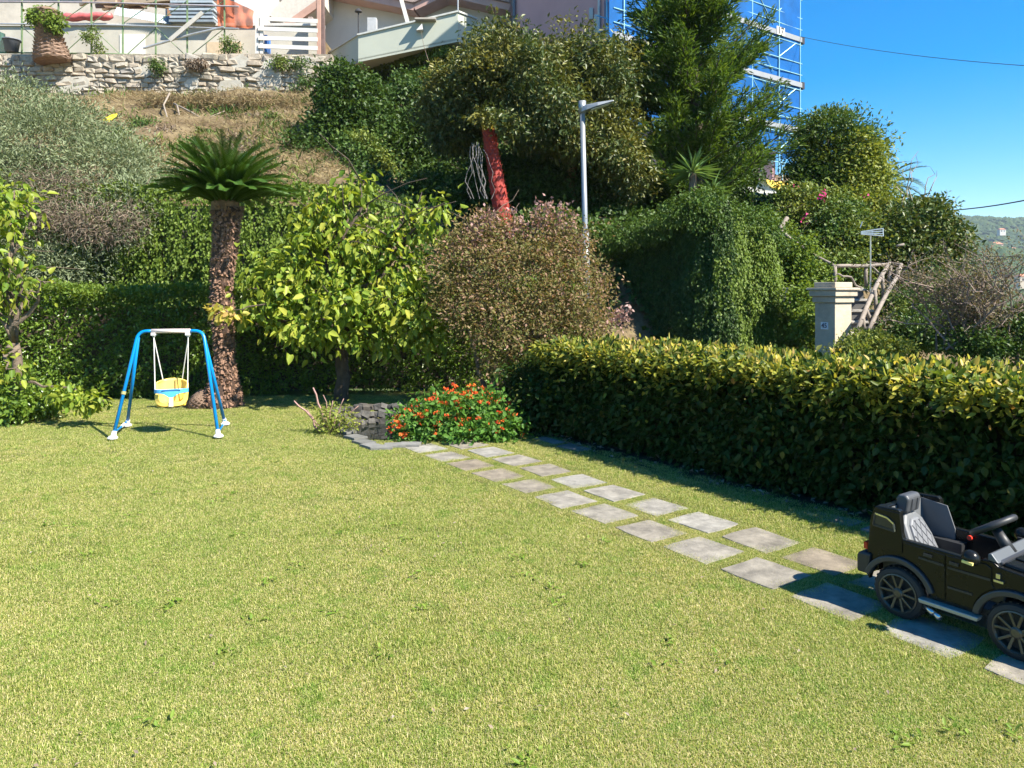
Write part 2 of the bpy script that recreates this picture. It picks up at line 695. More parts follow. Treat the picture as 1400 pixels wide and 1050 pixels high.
rubs = [rubble(i) for i in range(9)]
z = 9.32
rows_ = 0
while z < 11.35:
    h = random.uniform(.13, .27)
    x = -21.9 + random.uniform(0, .3)
    while x < -7.75:
        w = random.uniform(.22, .74)
        if not (z < 9.6 and random.random() < .2):
            o = bpy.data.objects.new('stone', random.choice(rubs))
            o.location = (x + w / 2, WY + .08 + random.uniform(-.05, .05), z + h / 2 + random.uniform(-.03, .03) + .05 * math.sin(x * .9))
            o.scale = (w * random.uniform(.85, 1.04), .36, h * random.uniform(.8, 1.08))
            o.rotation_euler = (random.gauss(0, .05), random.gauss(0, .11), random.choice((0, PI)))
            link(o, rw)
        x += w + .01
    z += h
for (x0, x1, z0, z1, s) in ((-10.6, -9.3, 9.7, 11.3, 3), (-13.4, -12.7, 9.9, 10.5, 4), (-9.2, -8.0, 10.5, 11.44, 6), (-15.5, -14.6, 10.4, 11.0, 8), (-12.2, -10.9, 9.5, 10.4, 11), (-18.6, -17.2, 9.8, 10.6, 12), (-11.6, -10.7, 10.7, 11.4, 14)):
    r = random.Random(s)
    pts = []
    for k in range(14):
        a = 2 * PI * k / 14
        q = .82 + r.uniform(-.22, .2)
        pts.append(((x0 + x1) / 2 + math.cos(a) * (x1 - x0) / 2 * q * 1.1, WY - .10, (z0 + z1) / 2 + math.sin(a) * (z1 - z0) / 2 * q * 1.1))
    MB().prism(pts, (0, .12, 0)).build('plaster_patch', M_plaster, rw)

# ------------------------------------------------------------------ terrace with its construction fence
M_cream = plain('cream render', (.47, .44, .37), .9, 0, .12, 1.2, .3, dirt=(.40, .36, .29))
M_green = plain('green painted steel', (.16, .23, .11), .5, .0, .2, 5)
M_galv = plain('galvanised tube', (.55, .55, .56), .4, .6, .15, 5)
M_mauve = plain('dull tube', (.36, .31, .33), .6, .1, .2, 5)
tw = thing('terrace_wall', 'low cream rendered wall behind the green construction fence', 'wall', (-16, 32, 11.4))
MB().box((-17.4, 32.15, 12.25), (18.2, .3, 2.1)).build('wall', M_cream, tw)
MB().box((-17.4, 32.13, 13.36), (18.3, .42, .12)).build('coping', plain('coping', (.55, .52, .47), .8), tw)
MB().box((-12.6, 31.985, 12.2), (1.5, .03, .8)).build('render_patch', plain('patch render', (.52, .41, .28), .9), tw)
MB().box((-16.6, 31.985, 12.3), (1.1, .03, 1.3)).build('render_patch', plain('patch render pale', (.66, .64, .58), .9), tw)

fn = thing('construction_fence', 'green metal posts with tube rails and braces along the terrace edge', 'fence', (-16, 30.6, 11.4))
xs = [30, 80, 125, 168, 213, 256, 307]
for i, px in enumerate(xs):
    x = (px - 700) * .0306
    MB().box((x, 30.6, 12.9), (.055, .055, 3.1)).build('post', M_green, fn)
    if i < len(xs) - 1:
        x2 = (xs[i + 1] - 700) * .0306
        MB().tube([(x, 30.66, 11.5), (x2, 30.66, 12.75)] if i % 2 else [(x, 30.66, 12.75), (x2, 30.66, 11.5)], .018, 6).build('brace', M_green, fn)
        MB().tube([(x, 30.66, 12.95), (x2, 30.66, 13.9)], .016, 6).build('brace', M_green, fn)
for zz, m in ((12.82, M_galv), (13.75, M_mauve), (11.62, M_green)):
    MB().tube([(-22.5, 30.53, zz + .06), (-17, 30.53, zz), (-11.4, 30.53, zz - .16)], .035, 8).build('rail', m, fn)

for (pxs, Y, r, nm, lab) in ((((196, 66), (262, 47), (306, 37)), 30.35, .05, 'scaffold_tube', 'pale tube lying across the fence above the stone wall'),
                             (((232, 55), (277, 17)), 30.2, .06, 'timber_plank', 'grey plank leaning steeply against the green fence')):
    mb = MB()
    if nm == 'scaffold_tube':
        mb.tube([at(x, y, Y) for x, y in pxs], r, 8)
    else:
        mb.bar(at(*pxs[0], Y), at(*pxs[1], Y), .05, .17)
    tag(mb.build(nm, M_galv if nm == 'scaffold_tube' else plain('weathered plank', (.45, .42, .37), .9)), lab, 'tube' if nm == 'scaffold_tube' else 'plank')

# red tarpaulin roll and corrugated sheets on the upper ledge
mb = MB()
a, b = at(86, 24, 31.9), at(153, 22, 31.9)
pts = [a.lerp(b, t) + Vector((0, 0, .03 * math.sin(t * 20))) for t in np.linspace(0, 1, 12)]
mb.tube(pts, [.13, .17, .18, .17, .18, .15, .17, .18, .16, .18, .17, .12], 12)
tag(mb.build('tarpaulin_roll', plain('red tarpaulin', (.58, .13, .12), .45, 0, .25, 4, .3), smooth=True), 'faded red rolled tarpaulin lying on the cream wall', 'tarpaulin')


def corrugated(name, p0, p1, h, mat, n=26, tilt=.25):
    a, b = Vector(p0), Vector(p1)
    mb = MB()
    vs = []
    for i in range(n * 2 + 1):
        t = i / (n * 2)
        for k in (0, 1):
            q = a.lerp(b, t)
            vs.append(q + Vector((0, .03 * (1 if i % 2 else -1) + k * tilt, k * h)))
    mb.add(vs, [(2 * i, 2 * i + 2, 2 * i + 3, 2 * i + 1) for i in range(n * 2)])
    o = mb.build(name, mat)
    m = o.modifiers.new('solid', 'SOLIDIFY')
    m.thickness = .008
    return o


M_corr = plain('blue grey sheet', (.27, .32, .36), .45, .3, .3, 3)
tag(corrugated('corrugated_sheet', at(156, 20, 31.8), at(236, 34, 31.8), .42, M_corr), 'blue grey corrugated sheet tipped on the ledge beside the red roll', 'metal sheet')
st = thing('sheet_stack', 'pale blue sheet panels stacked flat behind the grey leaning plank', 'panels', at(265, 32, 31.9))
for k in range(6):
    p = at(265, 31 - k * 5.2, 31.9)
    MB().box(p, (1.95 - .06 * (k % 3), .5, .10)).build('panel', plain('pale sheet', (.40, .45, .48) if k % 2 else (.26, .30, .33), .5, .2), st)
pile = thing('timber_pile', 'brown beams and rubble heaped along the top terrace', 'timber', at(200, 4, 33))
for k in range(16):
    p = at(130 + k * 9 + random.uniform(-6, 6), random.uniform(-3, 9), 33 + random.uniform(-.3, .3))
    d = Vector((random.uniform(.5, 1.2), random.uniform(-.3, .3), random.uniform(-.15, .15)))
    MB().bar(p - d, p + d, .12, .16).build('beam', plain('beam', random.choice([(.28, .19, .11), (.40, .31, .21), (.20, .13, .09)]), .9), pile)


# the next terrace up, close behind
tw2 = thing('upper_terrace_wall', 'pale upper terrace wall with a rust coloured sheet above the fence', 'wall', (-17, 34.4, 13.2))
MB().box((-18.6, 34.6, 14.4), (18.7, .3, 2.6)).build('wall', plain('upper render', (.50, .45, .38), .9, 0, .2, .8, .4, dirt=(.30, .23, .16)), tw2)
MB().box((-18.6, 34.5, 15.75), (18.8, .5, .14)).build('coping', plain('upper coping', (.34, .25, .18), .9), tw2)
MB().box((-14.9, 34.4, 14.9), (2.6, .06, .9)).build('rusty_sheet', plain('rusty sheet', (.33, .17, .09), .8, 0, .3, 2), tw2)


# orange barrier net
def net(name, corners, nx, nz, mat, ripple=.06, seed=1):
    c = [Vector(p) for p in corners]           # bottom left, bottom right, top right, top left
    vs = []
    for j in range(nz + 1):
        for i in range(nx + 1):
            s, t = i / nx, j / nz
            p = c[0].lerp(c[1], s).lerp(c[3].lerp(c[2], s), t)
            nrm = (c[1] - c[0]).cross(c[3] - c[0]).normalized()
            vs.append(p + nrm * ripple * (math.sin(s * 19 + t * 3 + seed) + math.sin(s * 7 - t * 9)) * .6)
    fs = [(j * (nx + 1) + i, j * (nx + 1) + i + 1, (j + 1) * (nx + 1) + i + 1, (j + 1) * (nx + 1) + i) for j in range(nz) for i in range(nx)]
    return MB().add(vs, fs).build(name, mat, smooth=True)


def net_mat(name, col, clear, scale=0):
    m, nt, b = new_mat(name)
    f = noise(nt, 1.3, 4, .6)
    c = ramp(nt, f, [(.3, tuple(k * .8 for k in col)), (.7, tuple(min(1, k * 1.15) for k in col))])
    nt.links.new(c, b.inputs['Base Color'])
    b.inputs['Roughness'].default_value = .7
    tr = N(nt, 'ShaderNodeBsdfTranslucent')
    nt.links.new(c, tr.inputs['Color'])
    m1 = N(nt, 'ShaderNodeMixShader')
    m1.inputs[0].default_value = .5
    nt.links.new(b.outputs[0], m1.inputs[1])
    nt.links.new(tr.outputs[0], m1.inputs[2])
    tp = N(nt, 'ShaderNodeBsdfTransparent')
    m2 = N(nt, 'ShaderNodeMixShader')
    m2.inputs[0].default_value = clear
    nt.links.new(m1.outputs[0], m2.inputs[1])
    nt.links.new(tp.outputs[0], m2.inputs[2])
    nt.links.new(m2.outputs[0], nt.nodes['Material Output'].inputs['Surface'])
    return m


o = net('barrier_net', [at(298, 36, 30.7), at(346, 39, 30.7), at(346, 14, 30.7), at(296, -8, 30.7)], 16, 12, net_mat('orange net', (.72, .20, .09), .15), .07)
tag(o, 'crumpled orange plastic barrier net hung beside the white planks', 'barrier net')

# plank fence and porch of the left annex
M_white = plain('white boards', (.60, .58, .54), .7, 0, .08, 3)
M_pinkb = plain('pink brown timber', (.42, .25, .19), .7, 0, .15, 2)
pf = thing('plank_fence', 'four white horizontal planks across the porch opening', 'fence', at(390, 72, 30.9))
for (y0, y1) in ((26, 29), (39, 42), (52, 54), (63, 66)):
    MB().bar(at(353 if y0 > 30 else 366, y0, 30.9), at(434, y1, 30.9), .05, .17).build('plank', M_white, pf)
for px, y0, y1 in ((352, 20, 74), (358, 22, 74), (436, -4, 76)):
    MB().bar(at(px, y1, 31.0), at(px, y0, 31.0), .14, .14).build('post', M_white if px < 400 else M_pinkb, pf)

M_dark = plain('dark interior', (.035, .035, .04), .9)
an = thing('annex_house', 'white annex with a pink fascia and open porch behind white planks', 'house', at(392, 74, 33))
MB().box((-11.7, 34.6, 14.2), (1.5, 3.6, 5.6)).build('wall', plain('white render', (.56, .54, .51), .9, 0, .06, 1.5, .15), an)
MB().box((-9.4, 35.6, 13.0), (3.0, .3, 3.4)).build('back_wall', plain('grey block', (.16, .15, .14), .9, 0, .2, 1), an)
rf = MB().prism([at(366, 20, 33), at(388, -2, 33), at(440, -40, 33), at(440, 2, 33), at(394, 34, 33)], (0, 3.2, .0)).build('roof', plain('beige soffit', (.52, .47, .41), .9), an)
MB().bar(at(390, 37, 32.6), at(438, 3, 32.6), .14, .30).build('fascia', M_pinkb, rf)
for px in (397, 413, 425):
    MB().bar(at(px, 76, 33.2), at(px, 24, 33.2), .2, .2).build('column', plain('column', (.36, .29, .27), .9), an)
tag(MB().box(at(361, 62, 31.4), (.42, .5, .75)).build('blue_crate', plain('blue plastic', (.02, .16, .55), .4), bevel=.03), 'bright blue plastic crate behind the left end of the white planks', 'crate')
dp = MB().bar(at(440, 100, 31.3), at(438, -6, 31.3), .3, .26).build('timber_post', plain('dark post', (.15, .10, .09), .8, 0, .3, 3))
tag(dp, 'tall dark brown post between the plank fence and the white house', 'post')

# ------------------------------------------------------------------ white house with parapet
M_wh = plain('white plaster', (.52, .51, .49), .9, 0, .08, .9, .15, dirt=(.58, .56, .52))
M_par = plain('pale parapet', (.44, .455, .375), .85, 0, .05, .8, .1)
wh = thing('white_house', 'white plastered house with pink eaves behind the pale parapet', 'house', (-6, 36, 10))
wdir = Vector((.985, -.17, 0))
wn_ = Vector((.17, .985, 0))
A = Vector((-9.0, 35.2, 0))
B = A + wdir * 8.6
wp = [A + Vector((0, 0, 10.8)), B + Vector((0, 0, 10.8)), Vector((B.x, B.y, 14.5)), A + wdir * 6.2 + Vector((0, 0, 15.2)), A + wdir * 4.75 + Vector((0, 0, 14.65)), A + Vector((0, 0, 16.0))]
wall = MB().prism(wp, wn_ * 5).build('wall', M_wh, wh)


def ea(t, z, out=-.5):
    p = A + wdir * t + wn_ * out
    return Vector((p.x, p.y, z))


for (t0, z0, t1, z1) in ((-.3, 16.0, 4.77, 14.69), (4.77, 14.69, 6.2, 15.24), (6.2, 15.24, 9.2, 14.4)):
    MB().bar(ea(t0, z0), ea(t1, z1), 1.0, .30).build('eave', plain('pink eave', (.50, .31, .26), .8, 0, .12, 1.5), wh)
    MB().bar(ea(t0, z0 + .22), ea(t1, z1 + .22), 1.2, .09).build('roof_edge', plain('roof edge', (.34, .25, .22), .8, 0, .2, 2), wh)
wpn = ea(1.7, 13.0, -.02)
fr = MB().bar(ea(1.15, 13.05, -.015), ea(2.25, 13.0, -.015), .05, .62).build('window', M_dark, wh)
MB().bar(ea(1.1, 13.42, -.04), ea(2.3, 13.36, -.04), .12, .09).build('lintel', plain('lintel', (.5, .42, .34), .9), fr)
MB().bar(ea(1.7, 12.75, -.05), ea(1.7, 13.3, -.05), .05, .04).build('mullion', M_pinkb, fr)
up = MB().prism([ea(.1, 14.2, .6), ea(8.9, 14.2, .6), ea(8.9, 19, .6), ea(.1, 19, .6)], wn_ * 3).build('upper_wall', plain('cream upper wall', (.52, .48, .38), .9, 0, .05, 1), wh)

pr = thing('parapet_balcony', 'pale sage rendered parapet of a terrace jutting over the ivy', 'balcony', (-5, 32, 12))
P0, P1, P2, P3 = Vector((-8.45, 33.1, 12.35)), Vector((-6.41, 30.5, 12.36)), Vector((-2.22, 30.0, 13.14)), Vector((-1.5, 30.8, 13.14))
for nm, a, b in (('side_wall', P0, P1), ('front_wall', P1, P2), ('side_wall', P2, P3)):
    d = (b - a).normalized()
    n_ = Vector((-d.y, d.x, 0))
    MB().prism([a, b, b - Vector((0, 0, 1.12)), a - Vector((0, 0, 1.02))], n_ * .2).build(nm, M_par, pr)
    MB().bar(a + n_ * .1 + Vector((0, 0, .035)), b + n_ * .1 + Vector((0, 0, .035)), .32, .07).build('coping', plain('parapet coping', (.50, .50, .46), .8), pr)
MB().prism([P0 - Vector((0, 0, 1.1)), P1 - Vector((0, 0, 1.1)), P2 - Vector((0, 0, 1.2)), P3 - Vector((0, 0, 1.2)), Vector((-1.4, 34, 11.9)), Vector((-8, 35, 11.3))], (0, 0, .14)).build('slab', M_par, pr)

sub = thing('terrace_basement', 'ivy hung stone basement with a dark opening below the parapet', 'wall', (-5, 32.5, 9))
b0, b1 = Vector((-8.2, 33.4, 6.0)), Vector((-1.7, 31.4, 6.0))
bd_ = (b1 - b0).normalized()
MB().prism([b0, b1, b1 + Vector((0, 0, 5.9)), b0 + Vector((0, 0, 5.9))], (.5, .86, 0)).build('wall', plain('mossy stone', (.13, .13, .10), .95, 0, .5, 2.2, .9), sub)
hp = at(536, 100, 32.4)
MB().box((hp.x, 32.6, hp.z), (.75, .5, .8), Matrix.Rotation(-.30, 3, 'Z')).build('opening', M_dark, sub)
MB().box((hp.x, 32.45, hp.z + .5), (1.5, .7, .16), Matrix.Rotation(-.30, 3, 'Z')).build('lintel', plain('stone lintel', (.34, .32, .26), .9), sub)

# bits on the white terrace
lt = thing('terrace_lamp', 'black lamp on a thin post at the left end of the parapet', 'lamp', at(490, 50, 31.2))
MB().tube([at(490, 50, 31.2), at(490, 16, 31.2)], .025, 8).build('pole', M_dark, lt)
MB().lathe([(.02, 0), (.16, .02), (.12, .10), (.03, .18)], at(490, 17, 31.2), (0, 0, 1), 10).build('lamp_head', M_dark, lt)
tag(MB().box(at(509, 36, 32.5), (.42, .3, .68)).build('meter_box', plain('grey box', (.38, .39, .40), .7), bevel=.02), 'grey box standing upright on the terrace beside the black lamp', 'box')
tag(MB().bar(at(558, 33, 31.0), at(546, -10, 31.0), .16, .16).build('white_pole', M_white), 'white slanting pole rising from the parapet', 'pole')
tag(MB().tube([at(626, 18, 30.2), at(626, -10, 30.2)], .035, 8).build('grey_pole', plain('steel grey', (.25, .27, .29), .5, .4)), 'thin grey pole at the right corner of the parapet', 'pole')
nl = thing('flood_lamp', 'small bracket floodlight clipped on the middle of the parapet', 'floodlight', at(583, 30, 30.0))
MB().box(at(582, 27, 30.0), (.85, .35, .07)).build('bracket', plain('bracket', (.36, .32, .27), .6), nl)
MB().prism([at(569, 41, 29.9), at(577, 32, 29.9), at(578, 40, 29.9)], (0, .25, 0)).build('lamp_head', M_white, nl)

# shuttered block and pink house
M_pink = plain('mauve render', (.50, .30, .315), .9, 0, .07, .7, .12)
sb = thing('shuttered_house', 'narrow grey green house with closed shutters left of the pink house', 'house', at(680, 20, 34.6))
MB().box(at(676, -20, 36.2) + Vector((0, 0, -1)), (2.4, 3, 7)).build('wall', plain('grey green render', (.42, .46, .42), .9), sb)
for px in (672, 688):
    sh = MB().box(at(px, -4, 34.64), (.5, .06, 1.5)).build('shutter', plain('blue grey shutter', (.22, .30, .33), .6), sb)
    for k in range(9):
        MB().box(at(px, -4, 34.6) + Vector((0, 0, -.65 + k * .16)), (.42, .03, .10)).build('slat', plain('slat', (.26, .34, .37), .6), sh)
# ------------------------------------------------------------------ scaffolded building
M_tube = plain('pale blue tube', (.30, .55, .62), .4, .3, .1, 3)
M_board = plain('toe board', (.25, .26, .275), .6, 0, .1, 2)
SA = Vector((12.6, 32, 0))
bl = thing('mauve_building', 'tall plain mauve building whose right front stands behind blue scaffold netting', 'building', SA)


def sp(t, b, z):
    p = SA - VD * t + UD * b
    return Vector((p.x, p.y, z))


M_pink = plain('mauve render', (.60, .335, .32), .9, 0, .07, .7, .12)
MB().prism([sp(.2, 1.1, 6.0), sp(10.45, 1.1, 6.0), sp(10.45, 6.9, 6.0), sp(.2, 6.9, 6.0)], (0, 0, 15.5)).build('wall', M_pink, bl)
MB().tube([sp(10.54, 6.75, 7), sp(10.54, 6.75, 21)], .07, 8).build('downpipe', plain('lead pipe', (.16, .17, .19), .5, .3), bl)
MB().tube([sp(10.53, 1.3, 7), sp(10.53, 1.3, 21)], .05, 8).build('downpipe', M_white, bl)
MB().box(sp(10.52, 1.75, 12.1), (.14, .14, .42)).build('wall_lamp', M_white, bl)
MB().box(sp(10.52, 1.45, 11.6), (.16, .16, .75)).build('cable_box', M_white, bl)
for t in (1.6, 4.4, 7.2):
    for z_ in (9.4, 12.4, 15.4):
        f_ = MB().prism([sp(t, 1.07, z_), sp(t + 1.1, 1.07, z_), sp(t + 1.1, 1.07, z_ + 1.5), sp(t, 1.07, z_ + 1.5)], -UD * .05).build('window', M_dark, bl)
        MB().prism([sp(t - .06, 1.05, z_ - .1), sp(t + 1.16, 1.05, z_ - .1), sp(t + 1.16, 1.05, z_), sp(t - .06, 1.05, z_)], -UD * .14).build('sill', M_white, f_)
sc = thing('scaffold_tower', 'tube scaffold hung with bright blue netting round the tall building', 'scaffold', SA)
LV = [8.64 + 1.98 * k for k in range(6)]
for t in (0, 1.5, 3.3, 5.1, 6.9, 8.7, 10.5):
    for b in (0, .9):
        MB().tube([sp(t, b, 6.6), sp(t, b, 20.5)], .03, 6).build('standard', M_tube, sc)
for z_ in LV:
    mb = MB()
    for dz, b in ((.55, 0), (1.05, 0), (.55, .9), (1.05, .9), (-.12, 0), (-.12, .9)):
        MB().tube([sp(-.15, b, z_ + dz), sp(11, b, z_ + dz)], .022, 6).build('ledger', M_tube, sc)
    MB().prism([sp(-.1, .03, z_ - .04), sp(11, .03, z_ - .04), sp(11, .87, z_ - .04), sp(-.1, .87, z_ - .04)], (0, 0, .06)).build('deck', plain('deck', (.42, .43, .42), .8), sc)
    MB().prism([sp(-.12, -.05, z_), sp(11, -.05, z_), sp(11, -.05, z_ + .21), sp(-.12, -.05, z_ + .21)], UD * .03).build('toe_board', M_board, sc)
    MB().prism([sp(-.1, -.06, z_ - .05), sp(-.26, -.06, z_ - .05), sp(-.26, -.06, z_ + .25), sp(-.1, -.06, z_ + .25)], UD * .2).build('end_cap', M_dark, sc)
    for t in (1.5, 3.3, 6.9):
        MB().tube([sp(t, 0, z_ - .1), sp(t - 1.4, 0, z_ - 1.6)] if t > 2 else [sp(1.5, 0, z_ - .9), sp(.3, 0, z_ - .1)], .018, 6).build('brace', M_tube, sc)
for z_ in (7.2, 7.7):
    MB().tube([sp(-.1, 0, z_), sp(11, 0, z_)], .022, 6).build('ledger', M_tube, sc)
nb = net('netting', [sp(11.2, .02, 7.65), sp(-.05, .02, 7.65), sp(-.05, .02, 20.6), sp(11.2, .02, 20.6)], 40, 40, net_mat('blue net', (.002, .18, .58), .04), .05)
nb.parent = sc
nb.matrix_parent_inverse = Matrix.Translation(-sc.location)
nb2 = net('netting', [sp(-.05, .06, 7.65), sp(-.05, .95, 7.65), sp(-.05, .95, 20.6), sp(-.05, .06, 20.6)], 6, 40, net_mat('blue net side', (.002, .15, .58), .15), .03)
nb2.parent = sc
nb2.matrix_parent_inverse = Matrix.Translation(-sc.location)


def text(name, s, loc, size, xdir, mat, parent=None, up=(0, 0, 1)):
    cu = bpy.data.curves.new(name, 'FONT')
    cu.body = s
    cu.size = size
    cu.extrude = .003
    cu.offset = .008 if size > .2 else 0
    cu.align_x = 'CENTER'
    cu.align_y = 'CENTER'
    cu.materials.append(mat)
    o = bpy.data.objects.new(name, cu)
    x = Vector(xdir).normalized()
    y = Vector(up)
    z_ = x.cross(y)
    o.matrix_basis = Matrix.Translation(loc) @ Matrix((x, y, z_)).transposed().to_4x4()
    dg = bpy.context.evaluated_depsgraph_get()
    me = bpy.data.meshes.new_from_object(o.evaluated_get(dg))
    q = bpy.data.objects.new(name, me)
    q.matrix_basis = o.matrix_basis.copy()
    bpy.data.objects.remove(o)
    return link(q, parent)


sgn = MB().prism([sp(1.75, -.075, LV[2] + .0), sp(1.2, -.075, LV[2] + .0), sp(1.2, -.075, LV[2] + .34), sp(1.75, -.075, LV[2] + .34)], UD * .02).build('level_sign', plain('sign white', (.7, .68, .62), .6), sc)
text('sign_number', '17', sp(1.47, -.085, LV[2] + .17), .40, VD, plain('black paint', (.02, .02, .02), .6), sgn)

# yellow beam and pale hung wall below the scaffold
tag(MB().bar(at(1040, 252, 27), at(1076, 257, 28), .5, .32).build('yellow_beam', plain('yellow paint', (.72, .48, .07), .6, 0, .15, 3), bevel=.02), 'yellow painted beam at the foot of the scaffold', 'beam')
gwp = [at(992, 300, 24), at(1000, 250, 24), at(1022, 241, 24.3), at(1046, 248, 25), at(1062, 262, 26), at(1058, 275, 26), at(1030, 262, 25), at(1018, 290, 24.4)]
tag(MB().prism(gwp, (.3, .8, 0)).build('garden_wall', plain('white lime wall', (.66, .64, .60), .95, 0, .2, 2.5, .6, dirt=(.4, .38, .33))), 'white limewashed wall under hanging plants below the scaffold', 'wall')

# ------------------------------------------------------------------ vegetation
M_bark = plain('grey brown bark', (.16, .12, .085), .95, 0, .35, 9, .9)
M_barkd = plain('dark bark', (.085, .062, .045), .95, 0, .35, 9, .9)
M_twig = plain('pale dry twig', (.34, .29, .23), .9, 0, .2, 9)
L_olive = leaf_mat('olive leaf', [(.105, .14, .07), (.165, .205, .105), (.25, .285, .165), (.135, .175, .075), (.31, .33, .215)], .2, .55)
L_dry = leaf_mat('dry straw', [(.21, .15, .07), (.32, .25, .13), (.15, .10, .05), (.42, .34, .19), (.20, .19, .07)], .25, .8, (1.1, 1, .8))
L_brown = leaf_mat('dead brown foliage', [(.22, .16, .115), (.31, .24, .18), (.16, .12, .085), (.36, .31, .25)], .2, .8, (1.1, 1, .8))
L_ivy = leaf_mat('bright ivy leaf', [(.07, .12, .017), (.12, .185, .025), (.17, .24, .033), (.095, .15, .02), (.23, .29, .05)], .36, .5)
L_ivyd = leaf_mat('dark ivy leaf', [(.026, .055, .012), (.042, .085, .016), (.07, .12, .022), (.034, .07, .014), (.10, .15, .03)], .28, .45)  # also carries painted shade on the mound and under the trees
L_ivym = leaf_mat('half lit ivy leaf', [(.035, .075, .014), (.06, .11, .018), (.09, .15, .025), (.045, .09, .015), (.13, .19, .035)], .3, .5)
L_hedge = leaf_mat('laurel leaf', [(.06, .12, .016), (.11, .19, .026), (.18, .27, .036), (.075, .14, .018), (.25, .33, .05)], .4, .3, spec=.5)
L_pers = leaf_mat('persimmon leaf', [(.09, .175, .022), (.14, .225, .028), (.22, .30, .038), (.32, .365, .05), (.11, .18, .024), (.44, .435, .07), (.17, .25, .03)], .38, .42, (1.2, 1.2, .45))
L_evg = leaf_mat('evergreen leaf', [(.03, .055, .015), (.055, .085, .022), (.085, .115, .03), (.045, .075, .02), (.15, .16, .04), (.20, .15, .05)], .22, .42, patch=(.24, .21, .035), patch_scale=.8, spec=.3)
L_con = leaf_mat('conifer spray', [(.04, .085, .013), (.07, .13, .02), (.11, .18, .027), (.055, .11, .017), (.16, .23, .04)], .38, .55)
L_myr = leaf_mat('myrtle leaf', [(.09, .115, .028), (.15, .155, .042), (.23, .185, .07), (.12, .14, .034), (.31, .21, .11), (.36, .21, .15), (.20, .19, .055)], .42, .5, (1.2, 1.05, .7))
L_pinkf = leaf_mat('pink seed head', [(.38, .22, .19), (.50, .32, .28), (.30, .16, .13), (.58, .40, .36)], .3, .7, (1.1, 1, .9))
L_low = leaf_mat('low hedge leaf', [(.016, .040, .008), (.028, .062, .011), (.045, .08, .014), (.022, .05, .010), (.07, .085, .017), (.12, .10, .025)], .28, .5, spec=.15)  # leaf colour darkened to deepen the shade of the hedge front
L_gold = leaf_mat('golden new leaf', [(.38, .39, .05), (.52, .46, .07), (.58, .44, .09), (.22, .29, .045), (.54, .36, .13), (.56, .51, .12), (.29, .34, .06)], .42, .4, (1.15, 1.1, .6))
L_mix = leaf_mat('mixed shrub leaf', [(.035, .075, .018), (.06, .12, .025), (.10, .165, .035), (.045, .09, .02), (.17, .22, .05)], .28, .42, patch=(.25, .27, .05), patch_scale=.8)
L_lan = leaf_mat('lantana leaf', [(.05, .13, .02), (.08, .19, .03), (.12, .24, .04), (.06, .15, .025)], .35, .5)
L_orange = leaf_mat('orange petal', [(.75, .12, .03), (.85, .22, .04), (.70, .07, .03), (.88, .36, .06)], .3, .6, (1, .9, .8))
L_magenta = leaf_mat('magenta petal', [(.55, .03, .18), (.65, .06, .25), (.45, .03, .12)], .3, .6, (1, .9, .9))
L_agave = leaf_mat('sword leaf', [(.09, .17, .06), (.14, .24, .08), (.20, .30, .11)], .25, .4)
L_yellowbush = leaf_mat('yellow green shrub leaf', [(.12, .17, .03), (.19, .24, .04), (.28, .30, .06), (.10, .14, .03)], .35, .5)


def tree(name, label, cat, base, rows, mat, n_tw, per, rad, L, W, trunk_r=.12, top=None, bark=None, group=None, ends=6, **kw):
    t = thing(name, label, cat, base, group)
    C, R = blobs_at(rows)
    base = Vector(base)
    if trunk_r:
        mb = MB()
        top = Vector(top) if top is not None else base.lerp(Vector(C.mean(0)), .62)
        limb(mb, base - Vector((0, 0, .15)), top, trunk_r, trunk_r * .72, .12, 6, 10)
        o = list(range(len(C)))
        random.shuffle(o)
        limbs(mb, top, [Vector(C[i]) for i in o[:ends]], trunk_r * .55, trunk_r * .14, 5)
        mb.build('trunk', bark or M_bark, t, smooth=True)
    crown('crown', (C, R), n_tw, per, rad, L, W, mat, t, **kw)
    return t


# ---- hanging ivy sheets
def ivy_sheet(name, a, b, z0, z1fn, n_str, per, mat, parent, nrm, L=.06, W=.05, thick=.35, lean=.0, curve=None):
    """strands of leaves hanging down a wall from a to b (plan), with an uneven face"""
    a, b = np.array(a, float), np.array(b, float)
    n = n_str * per
    s = np.repeat(RNG.random(n_str), per)
    zt = np.repeat(RNG.random(n_str), per)
    top = z1fn(s)
    hang = np.repeat(.25 + RNG.random(n_str) * .55, per)
    zz = z0 + (top - z0) * (zt * 1.15 - .05) - RNG.random(n) * hang
    zz = np.clip(zz, z0 - .1, top + .05)
    p = a[None] + (b - a)[None] * s[:, None]
    if curve is not None:
        p, nr = curve(s)
    else:
        nr = np.array(nrm, float)
        nr = np.tile(nr / np.linalg.norm(nr), (n, 1))
    lump = wave(s * np.linalg.norm(b - a), zz, 1.6, 4) * .5 + wave(s * np.linalg.norm(b - a), zz * .5, 4.0, 8) * .35
    off = thick * (.55 + .5 * lump) + np.repeat(RNG.normal(size=n_str) * .05, per) + RNG.normal(size=n) * .03
    off = off - lean * (zz - z0)
    P = np.stack([p[:, 0] + nr[:, 0] * off + RNG.normal(size=n) * .025, p[:, 1] + nr[:, 1] * off + RNG.normal(size=n) * .025, zz], 1)
    nv = np.concatenate([nr, np.zeros((n, 1))], 1)
    D = unit(np.array([0, 0, -1.0]) + sphere(n) * .65 + nv * .25)
    Nn = unit(nv + sphere(n) * .55 + np.array([0, 0, .35]))
    rn = np.repeat(RNG.random(n_str), per) * .5 + RNG.random(n) * .5
    return leaves(name, P, D, Nn, L * (.7 + .6 * RNG.random(n)), W * (.7 + .6 * RNG.random(n)), mat, parent, 'diamond', .2, .15, rn)


